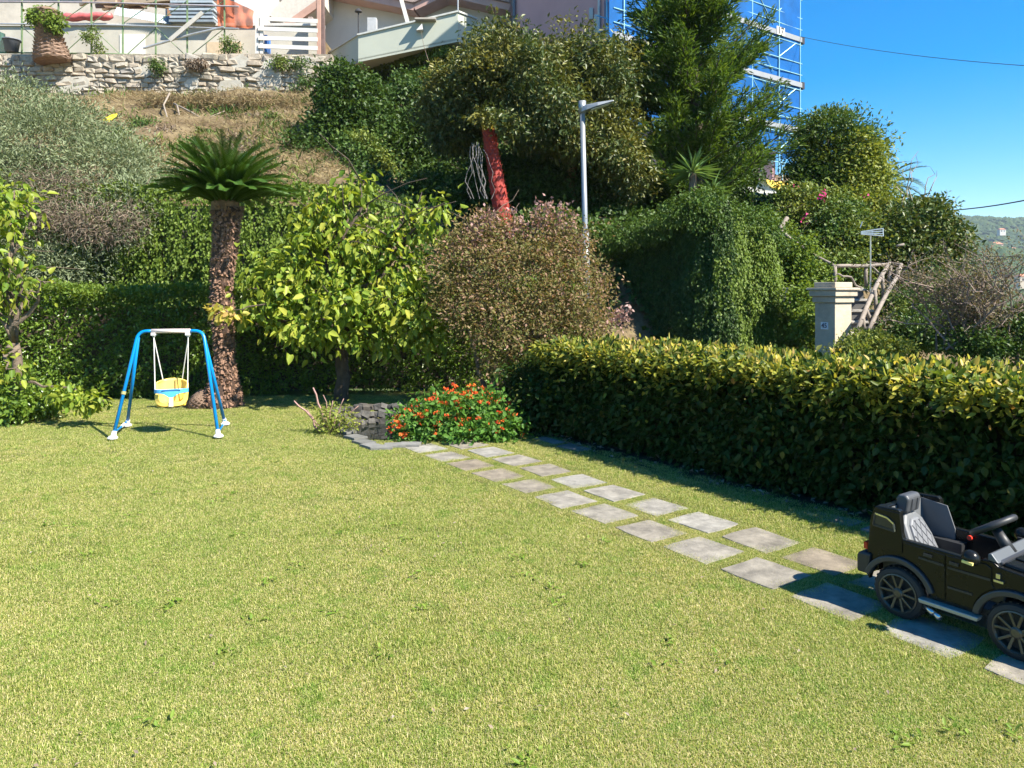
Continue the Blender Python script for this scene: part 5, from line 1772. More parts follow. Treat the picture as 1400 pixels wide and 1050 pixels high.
pblock(1118, 1160, 414, 560, 0, 'shaft', M_pil)
pblock(1118, 1160, 405, 413.6, .06, 'neck_moulding', M_pil)
pblock(1118, 1160, 397, 405, .13, 'cap', M_pil)
pblock(1118, 1160, 393.5, 396.8, .19, 'cap_slab', M_pil)
pblock(1118, 1160, 386, 393.3, .02, 'top_block', M_pil)
pc_ = at(1139, 445, 12.2)
nrm_ = Rp @ Vector((-1, 0, 0))
xd_ = Rp @ Vector((0, -1, 0))
plc = pc_ + nrm_ * .205
pl_ = MB().box(plc, (.012, .14, .12), Rp).build('number_plate', plain('enamel', (.75, .76, .78), .3), gp)
text('plate_number', '45', plc + nrm_ * .010, .11, xd_, plain('blue black enamel', (.02, .03, .08), .4), pl_)
sr = thing('stone_stairs', 'grey stone steps with a rustic branch pattern railing', 'stairs', at(1185, 480, 12))
# first flight: rises away from the road
for k in range(9):
    y = 472 - k * 10.6
    Y = 11.9 + k * .26
    z = .12 + .195 * k
    x0, x1 = 1156 * 1.0, 1204
    cx = at(1186, 400, 12.4).x + k * .02
    MB().box((cx, Y, z - .09), (.92, .30, .18)).build('step_block', plain('riser', (.10, .095, .09), .95, 0, .3, 4), sr)
    MB().box((cx, Y - .01, z + .025), (.96, .34, .045)).build('tread', M_conc, sr, bevel=.008)
cx = at(1186, 400, 12.4).x
MB().box((cx - .1, 14.9, 1.60), (1.6, 1.4, .3)).build('landing', M_conc, sr)
# second flight: up to the left behind the ivy mound
for k in range(9):
    p = at(1128 - k * 8.2, 374 - k * 9.5, 17.1 + k * .12)
    MB().box(p, (.30, 1.0, .17)).build('step_block', plain('earth riser', (.12, .08, .055), .95, 0, .3, 4), sr)
    MB().box(p + Vector((0, 0, .10)), (.34, 1.05, .035)).build('tread', M_conc, sr)
rl = thing('rustic_railing', 'curving rustic cement branch railing along the stairs', 'railing', at(1180, 470, 12))


def rail(pts, r0, name='handrail', n=7):
    mb = MB()
    ps_ = [at(*p) for p in pts]
    out = []
    for i in range(len(ps_) - 1):
        for t in (0, .5):
            out.append(ps_[i].lerp(ps_[i + 1], t) + Vector((random.gauss(0, .006), 0, random.gauss(0, .006))))
    out.append(ps_[-1])
    return mb.tube(out, r0 * .78, n).build(name, M_rail, rl, smooth=True)


rail([(1066, 314, 15.8), (1085, 330, 15.3), (1107, 345, 14.8), (1130, 358, 14.2), (1141, 363, 14.0), (1160, 364, 14.1), (1190, 363, 14.3), (1214, 361.5, 14.4)], .045)
rail([(1066, 314, 15.8), (1071, 306, 15.9), (1076, 298, 16)], .06, 'newel')
rail([(1141, 364, 14.0), (1141.5, 396, 14.0)], .05, 'post')
rail([(1184, 364, 14.3), (1184, 392, 14.3)], .045, 'post')
rail([(1216, 361, 14.4), (1206, 375, 13.4), (1195, 396, 12.7), (1184, 422, 12.1), (1172, 451, 11.6)], .05)
rail([(1219, 361, 14.2), (1232, 361.5, 14.0), (1226, 378, 13.3), (1213, 400, 12.8), (1200, 424, 12.2), (1188, 450, 11.7)], .045)
for x0, y0, x1, y1, Y in ((1218, 363, 1213, 398, 13.8), (1206, 376, 1207, 410, 13.2), (1196, 396, 1199, 440, 12.5), (1184, 423, 1191, 442, 12.1), (1228, 366, 1224, 384, 13.8), (1180, 436, 1181, 452, 11.8)):
    rail([(x0, y0, Y), (x1, y1, Y)], .04, 'baluster')
rail([(1142, 374, 14), (1152, 377, 14), (1164, 379, 14.05), (1170, 390, 14.1), (1178, 394, 14.1), (1187, 399, 14.1)], .024, 'branch')
rail([(1192, 364, 14.3), (1200, 372, 14.25), (1206, 376, 14.2)], .022, 'branch')
rail([(1225, 336, 14.2), (1236, 334, 14.2)], .03, 'branch')
# television aerial
an_ = thing('television_aerial', 'pale fan shaped television aerial in front of the bushes', 'aerial', at(1190, 330, 13.5))
M_al = plain('aluminium', (.62, .62, .62), .35, .7)
for k, (y0, y1) in enumerate(((317, 312.5), (318, 316), (319, 319.5), (320, 322.5))):
    MB().tube([at(1177, y0, 13.5), at(1207, y1, 13.4)], .012, 5).build('element', M_al, an_)
MB().tube([at(1207, 312, 13.4), at(1207.5, 323, 13.4)], .012, 5).build('end_bar', M_al, an_)
MB().tube([at(1192, 314.5, 13.45), at(1192.5, 321.2, 13.45)], .009, 5).build('element', M_al, an_)
MB().tube([at(1176, 311, 13.5), at(1179, 303, 13.5)], .009, 5).build('element', M_al, an_)
MB().tube([at(1177, 319, 13.5), at(1190, 319, 13.6), at(1190, 400, 13.7)], .016, 6).build('mast', M_al, an_)

# ------------------------------------------------------------------ toddler swing
M_blue = plain('blue powder coat', (.0, .20, .52), .3, 0, .06, 5)
M_wplast = plain('white plastic', (.74, .72, .70), .4, 0, .05, 6)
M_pinkw = plain('pinkish white sleeve', (.72, .60, .56), .45, 0, .06, 6)
M_yel = plain('yellow plastic', (.83, .58, .12), .4, 0, .05, 4)
M_yeld = plain('orange yellow plastic', (.80, .45, .05), .4, 0, .05, 4)
M_sky = plain('sky blue plastic', (.08, .36, .66), .35, 0, .05, 4)
M_rope = plain('white rope', (.66, .63, .58), .8, 0, .1, 30)
sw = thing('toddler_swing', 'blue tube swing frame with a yellow toddler seat on the lawn', 'swing', (-3.95, 8.55, 0))
FL, FR, RL, RR = Vector((-4.45, 8.15, .02)), Vector((-3.31, 8.25, .02)), Vector((-4.70, 8.93, .02)), Vector((-3.54, 9.03, .02))
TL, TR = Vector((-4.36, 8.54, 1.2)), Vector((-3.63, 8.60, 1.2))


def corner(a, t, b, r=.10, n=7):
    d0, d1 = (a - t).normalized(), (b - t).normalized()
    p0, p1 = t + d0 * r, t + d1 * r
    out = []
    for i in range(n):
        s = i / (n - 1)
        out.append((p0 * (1 - s) + t * s) * (1 - s) + (t * (1 - s) + p1 * s) * s)
    return out


mid0, mid1 = TL.lerp(TR, .22), TL.lerp(TR, .78)
MB().tube([FL] + corner(FL, TL, TR) + [mid0], .019, 12).build('leg', M_blue, sw, smooth=True)
MB().tube([FR] + corner(FR, TR, TL) + [mid1], .019, 12).build('leg', M_blue, sw, smooth=True)
tl2, tr2 = TL + (FL - TL) * .07, TR + (FR - TR) * .07
MB().tube([RL, tl2 + Vector((.01, .012, .01))], .019, 12).build('leg', M_blue, sw, smooth=True)
MB().tube([RR, tr2 + Vector((-.01, .012, .01))], .019, 12).build('leg', M_blue, sw, smooth=True)
MB().tube([TL.lerp(TR, .20), TL.lerp(TR, .80)], .025, 14).build('top_bar', M_pinkw, sw, smooth=True)
for F_, T_ in ((FL, TL), (FR, TR), (RL, TL), (RR, TR)):
    d = (T_ - F_).normalized()
    ft = MB().lathe([(.0, .0), (.052, .0), (.055, .012), (.038, .03), (.0, .032)], (F_.x, F_.y, .022), n=14)
    ft.tube([F_ - d * .0, F_ + d * .085], [.030, .025], 12)
    ft.build('foot', M_wplast, sw, smooth=False)
for a, b in ((FL, RL), (FR, RR)):
    m = a.lerp(b, .5) + Vector((0, 0, .05))
    MB().tube([a + Vector((0, 0, .06)), m, b + Vector((0, 0, .06))], .011, 8).build('side_brace', M_blue, sw)
    MB().tube([a.lerp(b, .62) + Vector((0, 0, .052)), a.lerp(b, .78) + Vector((0, 0, .056))], .017, 8).build('brace_joint', M_wplast, sw)
lk = FL.lerp(TL, .40)
MB().tube([lk, lk + (TL - FL).normalized() * .035], .026, 10).build('leg_collar', plain('khaki clamp', (.30, .28, .12), .6), sw)
SC_ = Vector((-3.985, 8.57, .49))       # the middle of the seat
RS = Matrix.Rotation(math.radians(21), 3, 'Z')      # the seat hangs turned a little to the house
hooks = [TL.lerp(TR, .235), TL.lerp(TR, .765)]
for h in hooks:
    hk = MB().box(h + Vector((0, 0, -.035)), (.045, .06, .03))
    hk.tube([h + Vector((0, 0, -.045)), h + Vector((.012, 0, -.062)), h + Vector((0, 0, -.08)), h + Vector((-.012, 0, -.062)), h + Vector((0, 0, -.045))], .006, 6, cap=False)
    hk.build('hook', M_wplast, sw)
for h, sgn_ in ((hooks[0], -1), (hooks[1], 1)):
    bt = h + Vector((0, 0, -.08))
    MB().tube([bt, SC_ + RS @ Vector((sgn_ * .172, -.07, .03))], .006, 6).build('rope', M_rope, sw)
    MB().tube([bt, SC_ + RS @ Vector((sgn_ * .105, .11, .135))], .006, 6).build('rope', M_rope, sw)

# seat shell: rounded shield at the back, bucket, low front rim
st_ = MB()
nu, nv_ = 15, 11


def shell(front):
    vs = []
    for j in range(nv_):
        for i in range(nu):
            a_ = (i / (nu - 1) - .5) * 2          # -1..1 across
            t = j / (nv_ - 1)                     # 0 bottom .. 1 top
            w = .178 * (1 - .30 * max(0, (.45 - t) / .45) ** 2.2 - .16 * max(0, (t - .8) / .2) ** 2)
            z = -.155 + .30 * t - .02 * (a_ ** 2) * (t > .9)
            y = (.13 - .11 * a_ ** 4 - .05 * (1 - t)) if not front else (-.13 + .09 * a_ ** 4 + .05 * (1 - t))
            vs.append(SC_ + Vector((a_ * w, y, z)))
    return vs


fs = [(j * nu + i, j * nu + i + 1, (j + 1) * nu + i + 1, (j + 1) * nu + i) for j in range(nv_ - 1) for i in range(nu - 1)]
seat = st_.add(shell(False), fs).build('seat', M_yel, sw, smooth=True)
m = seat.modifiers.new('solid', 'SOLIDIFY')
m.thickness = .016
mb = MB()
pan = [SC_ + Vector((x * (.150 if abs(y) < .1 else .125), y, -.135 - .012 * (1 - (x * x)))) for y in (-.09, -.03, .03, .09) for x in np.linspace(-1, 1, 9)]
mb.add(pan, [(j * 9 + i, j * 9 + i + 1, (j + 1) * 9 + i + 1, (j + 1) * 9 + i) for j in range(3) for i in range(8)])
pn = mb.build('seat_pan', M_yeld, seat, smooth=True)
pn.modifiers.new('solid', 'SOLIDIFY').thickness = -.02


def ring(rows_, th, dep, name, mat, y0):
    """a flat moulded band: list of (x, z) outer and inner outlines"""
    mb = MB()
    n_ = len(rows_)
    vs = []
    for (xo, zo, xi, zi) in rows_:
        bend = lambda x: .075 * (abs(x) / .18) ** 4
        for (x, z) in ((xo, zo), (xi, zi)):
            vs.append(SC_ + Vector((x, y0 + bend(x), z)))
            vs.append(SC_ + Vector((x, y0 + bend(x) + dep, z)))
    f = []
    for i in range(n_ - 1):
        a, b = i * 4, (i + 1) * 4
        f += [(a, a + 2, b + 2, b), (a + 1, b + 1, b + 3, a + 3), (a, b, b + 1, a + 1), (a + 2, a + 3, b + 3, b + 2)]
    f += [(0, 1, 3, 2), ((n_ - 1) * 4, (n_ - 1) * 4 + 2, (n_ - 1) * 4 + 3, (n_ - 1) * 4 + 1)]
    return mb.add(vs, f).build(name, mat, seat, smooth=False, bevel=.004)


rows_ = []
for i in range(19):
    a_ = PI + PI * i / 18
    ca, sa = math.cos(a_), math.sin(a_)
    xo = .178 * np.sign(ca) * abs(ca) ** .55
    zo = -.02 + .135 * np.sign(sa) * abs(sa) ** .6
    rows_.append((xo, zo, xo * .74, -.02 + (zo + .02) * .70))
ring(rows_, 0, .03, 'front_rim', M_yel, -.135)
rows_ = []
for i in range(13):
    x = -.182 + .364 * i / 12
    zc = .018
    lo = zc - .022 - .055 * math.exp(-(x / .055) ** 2)
    rows_.append((x, zc + .024 + .004 * math.cos(x * 9), x, lo))
ring(rows_, 0, .028, 'guard_bar', M_sky, -.152)
MB().prism([SC_ + Vector((x, -.155, z)) for x, z in ((-.020, -.05), (.020, -.05), (.026, -.158), (-.026, -.158))], (0, .05, 0)).build('crotch_post', plain('cream plastic', (.78, .68, .50), .45), seat, bevel=.006)
MB().prism([SC_ + Vector((x, -.157, .030)) + Vector((0, 0, z)) for x, z in ((-.10, .0), (.10, .0), (.085, .012), (-.085, .012))], (0, .01, 0)).build('bar_strip', plain('deep blue plastic', (.02, .12, .32), .4), seat)  # thin raised strip in a darker blue than the bar
MB().bar(SC_ + Vector((.04, .085, .15)), SC_ + Vector((.04, .05, -.09)), .008, .012).build('strap', plain('dark strap', (.10, .09, .06), .7), seat)

turn = Matrix.Translation(SC_) @ RS.to_4x4() @ Matrix.Translation(-SC_)
for o in [seat] + [c for c in COL.objects if c.parent == seat]:
    o.data.transform(turn)

# ------------------------------------------------------------------ ride-on toy car
M_car = plain('black car plastic', (.008, .0085, .0075), .26, 0, .1, 3, spec=.28)
M_matt = plain('matt black plastic', (.022, .023, .025), .5, 0, .15, 8)
M_tyre = plain('toy tyre', (.016, .016, .017), .65, 0, .15, 14)
M_rim = plain('bronze grey rim', (.095, .087, .07), .35, .5, .08, 6)
M_seatm = plain('grey stitched seat', (.12, .125, .13), .5, 0, .06, 10)
M_seatd = plain('seat piping', (.07, .073, .08), .5)
M_chrome = plain('chrome', (.55, .55, .55), .18, .9)
M_grey = plain('dark grey panel', (.035, .038, .045), .4, 0, .08, 6)
car = thing('toy_car', 'black ride on toy off-road car parked on the slab path', 'toy car', (2.5, 3.75, 0))


def W(a, s, z):
    return Vector((1.95 + .571 * a + .821 * s, 3.7 - .821 * a + .571 * s, z + .012))


AX, SX = Vector((.571, -.821, 0)), Vector((.821, .571, 0))
CW = .48
WB = .527
WR = .128


def arc(cx, r, a0, a1, n=12, cz=.115):
    return [(cx + r * math.cos(math.radians(a0 + (a1 - a0) * i / (n - 1))), cz + r * math.sin(math.radians(a0 + (a1 - a0) * i / (n - 1)))) for i in range(n)]


side = [(-.172, .16), (-.166, .30), (-.150, .46), (-.128, .522), (-.115, .530), (-.01, .535), (.004, .528), (.012, .42), (.020, .392), (.36, .385), (.385, .400), (.430, .402), (.450, .386), (.700, .362), (.716, .34), (.722, .15)]
side += arc(WB, .158, 14, 166)[0:]
side += [(WB - .160, .135), (.160, .135)] + arc(0, .158, 14, 172)
for s0, flip in ((.016, 1), (CW - .05, -1)):
    MB().prism([W(a, s0, z) for a, z in side], SX * .034).build('body_side', M_car, car, bevel=.005)
    # raised door panels
    so = s0 - .006 if flip == 1 else s0 + .034
    fd = [(.232, .155), (.350, .155)] + arc(WB, .188, 160, 118, 7) + [(.425, .300), (.425, .372), (.40, .385), (.232, .374)]
    dr = MB().prism([W(a, so, z) for a, z in fd], SX * .006).build('door', M_car, car, bevel=.003)
    rp = [(.170, .155), (.222, .155), (.222, .374), (.03, .380), (.030, .305)] + arc(0, .188, 80, 14, 7)
    rdr = MB().prism([W(a, so, z) for a, z in rp], SX * .006).build('door', M_car, car, bevel=.003)
    qp = [(-.155, .318), (.018, .322), (.018, .405), (.004, .52), (-.11, .522), (-.138, .46)]
    MB().prism([W(a, so, z) for a, z in qp], SX * .006).build('quarter_panel', M_car, car, bevel=.003)
    sx = so - .004 if flip == 1 else so + .003
    for (p0, p1, par) in (((.236, .318), (.42, .318), dr), ((.10, .326), (.218, .322), rdr), ((.236, .225), (.345, .225), dr)):
        MB().bar(W(p0[0], sx + .003, p0[1]), W(p1[0], sx + .003, p1[1]), .008, .010).build('rub_strip', M_matt, par)
    MB().bar(W(.245, sx, .345), W(.285, sx, .344), .012, .013).build('handle', M_matt, dr)
    MB().bar(W(.125, sx, .350), W(.165, sx, .349), .012, .013).build('handle', M_matt, rdr)
    qw = [(-.128, .430), (-.018, .424), (-.022, .462), (-.055, .484), (-.118, .492)]
    qf = MB().prism([W(a, sx, z) for a, z in qw], SX * .005).build('quarter_window', plain('smoked glass', (.03, .032, .035), .08), car)
    for i in range(5):
        p, q = qw[i], qw[(i + 1) % 5]
        MB().bar(W(p[0], sx - (.001 if flip == 1 else -.006), p[1]), W(q[0], sx - (.001 if flip == 1 else -.006), q[1]), .007, .009).build('window_trim', M_chrome if i in (1, 2, 3) else M_matt, qf)
    # wheel arch flares
    for cx_, r0, a0, a1 in ((0, .158, 18, 162), (WB, .158, 12, 170)):
        outer, inner = arc(cx_, r0 + .026, a0, a1, 16), arc(cx_, r0 - .002, a0, a1, 16)
        MB().prism([W(a, s0 - .022 if flip == 1 else s0 + .02, z) for a, z in outer + inner[::-1]], SX * .036).build('fender_flare', M_grey if flip == 1 else M_matt, car, bevel=.006)
    ss = -.028 if flip == 1 else CW - .022
    MB().prism([W(.118, ss, .118), W(.378, ss, .118), W(.384, ss, .138), W(.112, ss, .138)], SX * .05).build('side_step', plain('silver step', (.34, .35, .33), .35, .4), car, bevel=.004)
    for k in (0, .03):
        MB().tube([W(.135 + k, ss + .03, .100 - k * .4), W(.185 + k, ss + .005, .088 - k * .4)], .014, 10).build('exhaust_pipe', M_chrome, car, smooth=True)
    # mirror
    ms = -.045 if flip == 1 else CW + .045
    mr = MB()
    mr.lathe([(.0, -.038), (.024, -.034), (.036, -.012), (.036, .012), (.022, .032), (0, .036)], W(.362, ms, .412), tuple(AX + Vector((0, 0, -.12))), 14)
    mo = mr.build('mirror', M_car, car, smooth=True)
    MB().bar(W(.362, 0 if flip == 1 else CW, .396), W(.362, ms, .402), .02, .02).build('mirror_arm', M_matt, mo)
    MB().bar(W(.338, ms - .034 * flip, .400), W(.384, ms - .034 * flip, .396), .012, .012).build('indicator', plain('amber strip', (.75, .62, .22), .3), mo)
# rear end, floor, seat well, hood
MB().prism([W(-.168, .05, .18), W(-.150, .05, .46), W(-.128, .05, .522), W(-.090, .05, .522), W(-.110, .05, .44), W(-.125, .05, .18)], SX * (CW - .10)).build('tailgate', M_car, car, bevel=.006)
MB().prism([W(-.215, -.004, .165), W(-.215, -.004, .255), W(-.198, -.004, .275), W(-.140, -.004, .275), W(-.150, -.004, .165)], SX * (CW + .008)).build('rear_bumper', M_matt, car, bevel=.012)
MB().lathe([(0, -.03), (.085, -.03), (.10, -.018), (.10, .02), (0, .02)], W(-.196, CW / 2, .38), tuple(-AX), 24).build('spare_wheel_cover', M_car, car, smooth=False, bevel=.006)
for s_ in (.03, CW - .06):
    MB().box(W(-.178, s_ + .015, .305), (.02, .05, .035), Matrix((AX, SX, Vector((0, 0, 1)))).transposed()).build('tail_light', plain('red lens', (.45, .02, .015), .2), car)
MB().prism([W(-.12, .05, .135), W(.69, .05, .135), W(.69, .05, .16), W(-.12, .05, .16)], SX * (CW - .1)).build('floor', M_matt, car)
for s_ in (.05, CW - .11):
    MB().prism([W(-.10, s_, .16), W(.14, s_, .16), W(.14, s_, .33), W(-.10, s_, .33)], SX * .06).build('wheel_box', M_matt, car)
MB().prism([W(-.03, .12, .16), W(.20, .12, .16), W(.20, .12, .265), W(-.01, .12, .25)], SX * .24).build('seat_base', M_seatd, car, bevel=.015)


def seat_pt(s, t, off):
    """the padded backrest: s across 0..1, t up 0..1"""
    a = .055 - .115 * t + off
    return W(a, .125 + .23 * s, .255 + .225 * t)


poly = [(0, 0), (1, 0), (1.02, .45), (.92, .80), (.72, .98), (.28, .98), (.08, .80), (-.02, .45)]
bk = MB().prism([seat_pt(s, t, 0) for s, t in poly], AX * -.045).build('seat_back', M_seatm, car, bevel=.016)
poly2 = [(.16, .05), (.84, .05), (.86, .45), (.78, .74), (.64, .86), (.36, .86), (.22, .74), (.14, .45)]
MB().prism([seat_pt(s, t, .012) for s, t in poly2], AX * -.02).build('seat_pad', plain('grey quilt', (.15, .155, .165), .5, 0, .05, 10), bk, bevel=.008)
q = MB()
for k in range(-3, 8):
    for sg in (1, -1):
        p0, p1 = None, None
        for i in range(40):
            t = .08 + .74 * i / 39
            s = (k / 5 + sg * (t - .08) * .62) if sg == 1 else (k / 5 + .46 - (t - .08) * .62)
            lim = .15 + .10 * max(0, (t - .55) / .3)
            if lim + .02 < s < 1 - lim - .02:
                p1 = (s, t)
                if p0 is None: p0 = (s, t)
        if p0 and p1 and p1[1] - p0[1] > .06:
            q.bar(seat_pt(*p0, .0125), seat_pt(*p1, .0125), .004, .004)
q.build('diamond_stitching', M_seatd, bk, kind='stuff')
hr = MB().prism([W(-.042, .17, .478), W(-.030, .17, .555), W(-.045, .17, .575), W(-.085, .17, .572), W(-.098, .17, .55), W(-.095, .17, .478)], SX * .135).build('headrest', plain('grey headrest', (.06, .063, .068), .45, 0, .06, 10), car, bevel=.018, seg=3)
for k in (.3, .7):
    MB().bar(W(-.0335, .17 + .135 * k, .49), W(-.0285, .17 + .135 * k, .552), .004, .004).build('seam', M_seatd, hr)
MB().prism([W(-.118, .05, .30), W(-.060, .05, .30), W(-.092, .05, .515), W(-.118, .05, .52)], SX * (CW - .10)).build('rear_shelf', M_seatm, car, bevel=.006)
MB().prism([W(-.09, CW - .058, .30), W(.085, CW - .058, .30), W(.085, CW - .058, .385), W(.045, CW - .058, .50), W(-.09, CW - .058, .515)], SX * .007).build('inner_panel', M_seatm, car)
MB().lathe([(.012, 0), (.012, .012), (0, .012)], W(.16, CW - .06, .362), tuple(-SX), 12).build('power_button', plain('red button', (.75, .05, .03), .3), car)
# dashboard, windscreen base, hood
MB().prism([W(.385, .05, .20), W(.385, .05, .375), W(.405, .05, .405), W(.455, .05, .405), W(.47, .05, .20)], SX * (CW - .10)).build('dashboard', M_grey, car, bevel=.01)
MB().prism([W(.405, .02, .402), W(.405, .02, .430), W(.420, .02, .436), W(.450, .02, .398)], SX * (CW - .04)).build('windscreen_base', plain('grey cowl', (.10, .11, .12), .35, 0, .06, 6), car, bevel=.004)
MB().prism([W(.452, .045, .380), W(.462, .045, .404), W(.70, .045, .382), W(.716, .045, .36), W(.716, .045, .30), W(.452, .045, .30)], SX * (CW - .09)).build('hood', M_car, car, bevel=.012)
for s_ in (.13, CW - .19):
    MB().prism([W(.475, s_, .402), W(.66, s_, .386), W(.66, s_, .394), W(.475, s_, .412)], SX * .06).build('hood_ridge', M_car, car, bevel=.004)
MB().prism([W(.716, .06, .20), W(.716, .06, .345), W(.728, .06, .335), W(.728, .06, .20)], SX * (CW - .12)).build('grille', M_matt, car)
for s_ in (.055, CW - .055):
    MB().lathe([(0, .03), (.036, .028), (.042, .0), (.042, -.02)], W(.712, s_, .30), tuple(AX), 18).build('headlight', M_chrome, car)
MB().prism([W(.70, -.004, .13), W(.76, -.004, .14), W(.76, -.004, .21), W(.70, -.004, .22)], SX * (CW + .008)).build('front_bumper', M_matt, car, bevel=.012)
MB().bar(W(.445, .010, .345), W(.462, .010, .345), .012, .02).build('fender_badge', M_chrome, car)
MB().bar(W(.435, .010, .322), W(.475, .010, .321), .012, .010).build('fender_badge', M_chrome, car)
# steering wheel
sc_, sb_ = W(.344, .23, .510), W(.420, .23, .395)
ax = (sc_ - sb_).normalized()
sx_ = SX
sy_ = ax.cross(sx_).normalized()
MB().tube([sb_, sb_.lerp(sc_, .85)], [.030, .022], 14).build('steering_column', M_matt, car, smooth=True)
mb = MB()
mb.tube([sc_ + (sx_ * math.cos(a_) + sy_ * math.sin(a_)) * .098 for a_ in np.linspace(0, 2 * PI, 33)], .0155, 10, cap=False)
whl = mb.build('steering_wheel', M_matt, car, smooth=True)
MB().lathe([(.0, .018), (.034, .014), (.040, -.01), (0, -.012)], sc_, tuple(ax), 18).build('horn_pad', M_grey, whl)
for a_ in (.15, PI - .15, -PI / 2):
    MB().bar(sc_ + (sx_ * math.cos(a_) + sy_ * math.sin(a_)) * .03, sc_ + (sx_ * math.cos(a_) + sy_ * math.sin(a_)) * .094, .022, .010, tuple(ax)).build('spoke', M_grey, whl)
# wheels
for a0 in (0, WB):
    for s0, sg in ((.045, -1), (CW - .045, 1)):
        c = W(a0, s0, WR - .012)
        axw = tuple(SX * sg)
        ty = MB()
        ty.lathe([(.088, .040), (.100, .046), (.118, .040), (WR - .003, .030), (WR, .018), (WR, -.018), (WR - .003, -.030), (.118, -.040), (.09, -.040), (.088, .03)], c, axw, 40)
        n_ = 28
        for k in range(n_):
            an = 2 * PI * k / n_
            e = Vector((AX.x * math.cos(an), AX.y * math.cos(an), math.sin(an)))
            tg = Vector((-AX.x * math.sin(an), -AX.y * math.sin(an), math.cos(an)))
            p = c + e * (WR - .001)
            ty.box(p, (.010, .05, .007), Matrix((tg, SX, e)).transposed())
        wh_ = ty.build('wheel', M_tyre, car)
        rm = MB()
        rm.lathe([(.092, .030), (.096, .048), (.090, .050), (.084, .040), (.080, .0), (.0, -.005)], c, axw, 36)
        ro = rm.build('rim', M_rim, wh_, smooth=False)
        MB().lathe([(.082, .006), (0, .006)], c, axw, 24).build('brake_plate', M_matt, ro) if False else None
        sv = Vector(axw)
        dk = MB().lathe([(.081, .012), (0, .014)], c, axw, 24)
        dk.build('barrel', M_tyre, wh_)
        spk = MB()
        for k in range(5):
            for dd in (-.17, .17):
                an = 2 * PI * k / 5 + .3
                e0 = AX * math.cos(an + dd * .9) + Vector((0, 0, math.sin(an + dd * .9)))
                e1 = AX * math.cos(an + dd * 1.75) + Vector((0, 0, math.sin(an + dd * 1.75)))
                spk.bar(c + e0 * .018 + sv * .036, c + e1 * .088 + sv * .044, .012, .011, tuple(sv))
        spk.build('spokes', M_rim, wh_, bevel=.002)
        MB().lathe([(.026, .026), (.026, .044), (.018, .050), (0, .051)], c, axw, 18).build('hub_cap', M_rim, wh_)

# ------------------------------------------------------------------ grass
L_grass = None


def grass_mat():
    m, nt, b = new_mat('grass blade')
    at_ = N(nt, 'ShaderNodeAttribute', attribute_name='rnd')
    oi = N(nt, 'ShaderNodeObjectInfo')
    base = ramp(nt, at_.outputs['Fac'], [(0, (.10, .165, .02)), (.25, (.20, .27, .038)), (.42, (.33, .365, .07)), (.6, (.49, .445, .14)), (.82, (.58, .50, .24)), (1, (.64, .55, .33))])
    green = ramp(nt, at_.outputs['Fac'], [(0, (.075, .17, .018)), (.5, (.17, .30, .035)), (.8, (.32, .40, .08)), (1, (.53, .48, .20))])
    f = noise(nt, .75, 5, .65)
    k = ramp(nt, f, [(.40, (0, 0, 0)), (.62, (1, 1, 1))])
    f2 = noise(nt, 4.5, 3, .6)
    k2 = ramp(nt, f2, [(.52, (0, 0, 0)), (.66, (1, 1, 1))])
    kk = mathn(nt, 'MAXIMUM', mathn(nt, 'MULTIPLY', k, .45), mathn(nt, 'MULTIPLY', k2, .7))
    c = mix(nt, kk, base, green)
    j = ramp(nt, oi.outputs['Random'], [(0, (.95, .95, .95)), (1, (1.17, 1.16, 1.18))])
    c = mix(nt, 1.0, c, j, 'MULTIPLY')
    nt.links.new(c, b.inputs['Base Color'])
    b.inputs['Roughness'].default_value = .6
    b.inputs['Specular IOR Level'].default_value = .25
    tr = N(nt, 'ShaderNodeBsdfTranslucent')
    nt.links.new(mix(nt, 1.0, c, (1.15, 1.1, .6), 'MULTIPLY'), tr.inputs['Color'])
    ms = N(nt, 'ShaderNodeMixShader')
    ms.inputs[0].default_value = .35
    nt.links.new(b.outputs[0], ms.inputs[1])
    nt.links.new(tr.outputs[0], ms.inputs[2])
    nt.links.new(ms.outputs[0], nt.nodes['Material Output'].inputs['Surface'])
    return m


M_grass = grass_mat()


def clump(seed, n, rad, hmin, hmax, flat):
    r = np.random.default_rng(seed)
    V, F, R_ = [], [], []
    for i in range(n):
        p = np.array([r.normal() * rad, r.normal() * rad, 0])
        az = r.random() * 6.283
        lean = r.random() ** .7 * flat
        h = r.uniform(hmin, hmax)
        d = np.array([math.cos(az), math.sin(az), 0])
        s = np.array([-d[1], d[0], 0])
        w = r.uniform(.0014, .0027) * .5
        p1 = p + d * h * lean * .45 + np.array([0, 0, h * .55 * math.sqrt(max(.1, 1 - lean ** 2 * .5))])
        p2 = p + d * h * lean * 1.15 + np.array([0, 0, h * (1 - lean * .62)])
        b = len(V)
        V += [p - s * w, p + s * w, p1 + s * w * .9, p1 - s * w * .9, p2]
        F += [(b, b + 1, b + 2, b + 3), (b + 3, b + 2, b + 4)]
        R_ += [r.random()] * 5
    me = bpy.data.meshes.new('grass_clump')
    me.from_pydata([tuple(v) for v in V], [], F)
    me.attributes.new('rnd', 'FLOAT', 'POINT').data.foreach_set('value', np.array(R_, np.float32))
    me.materials.append(M_grass)
    return bpy.data.objects.new('grass_clump', me)


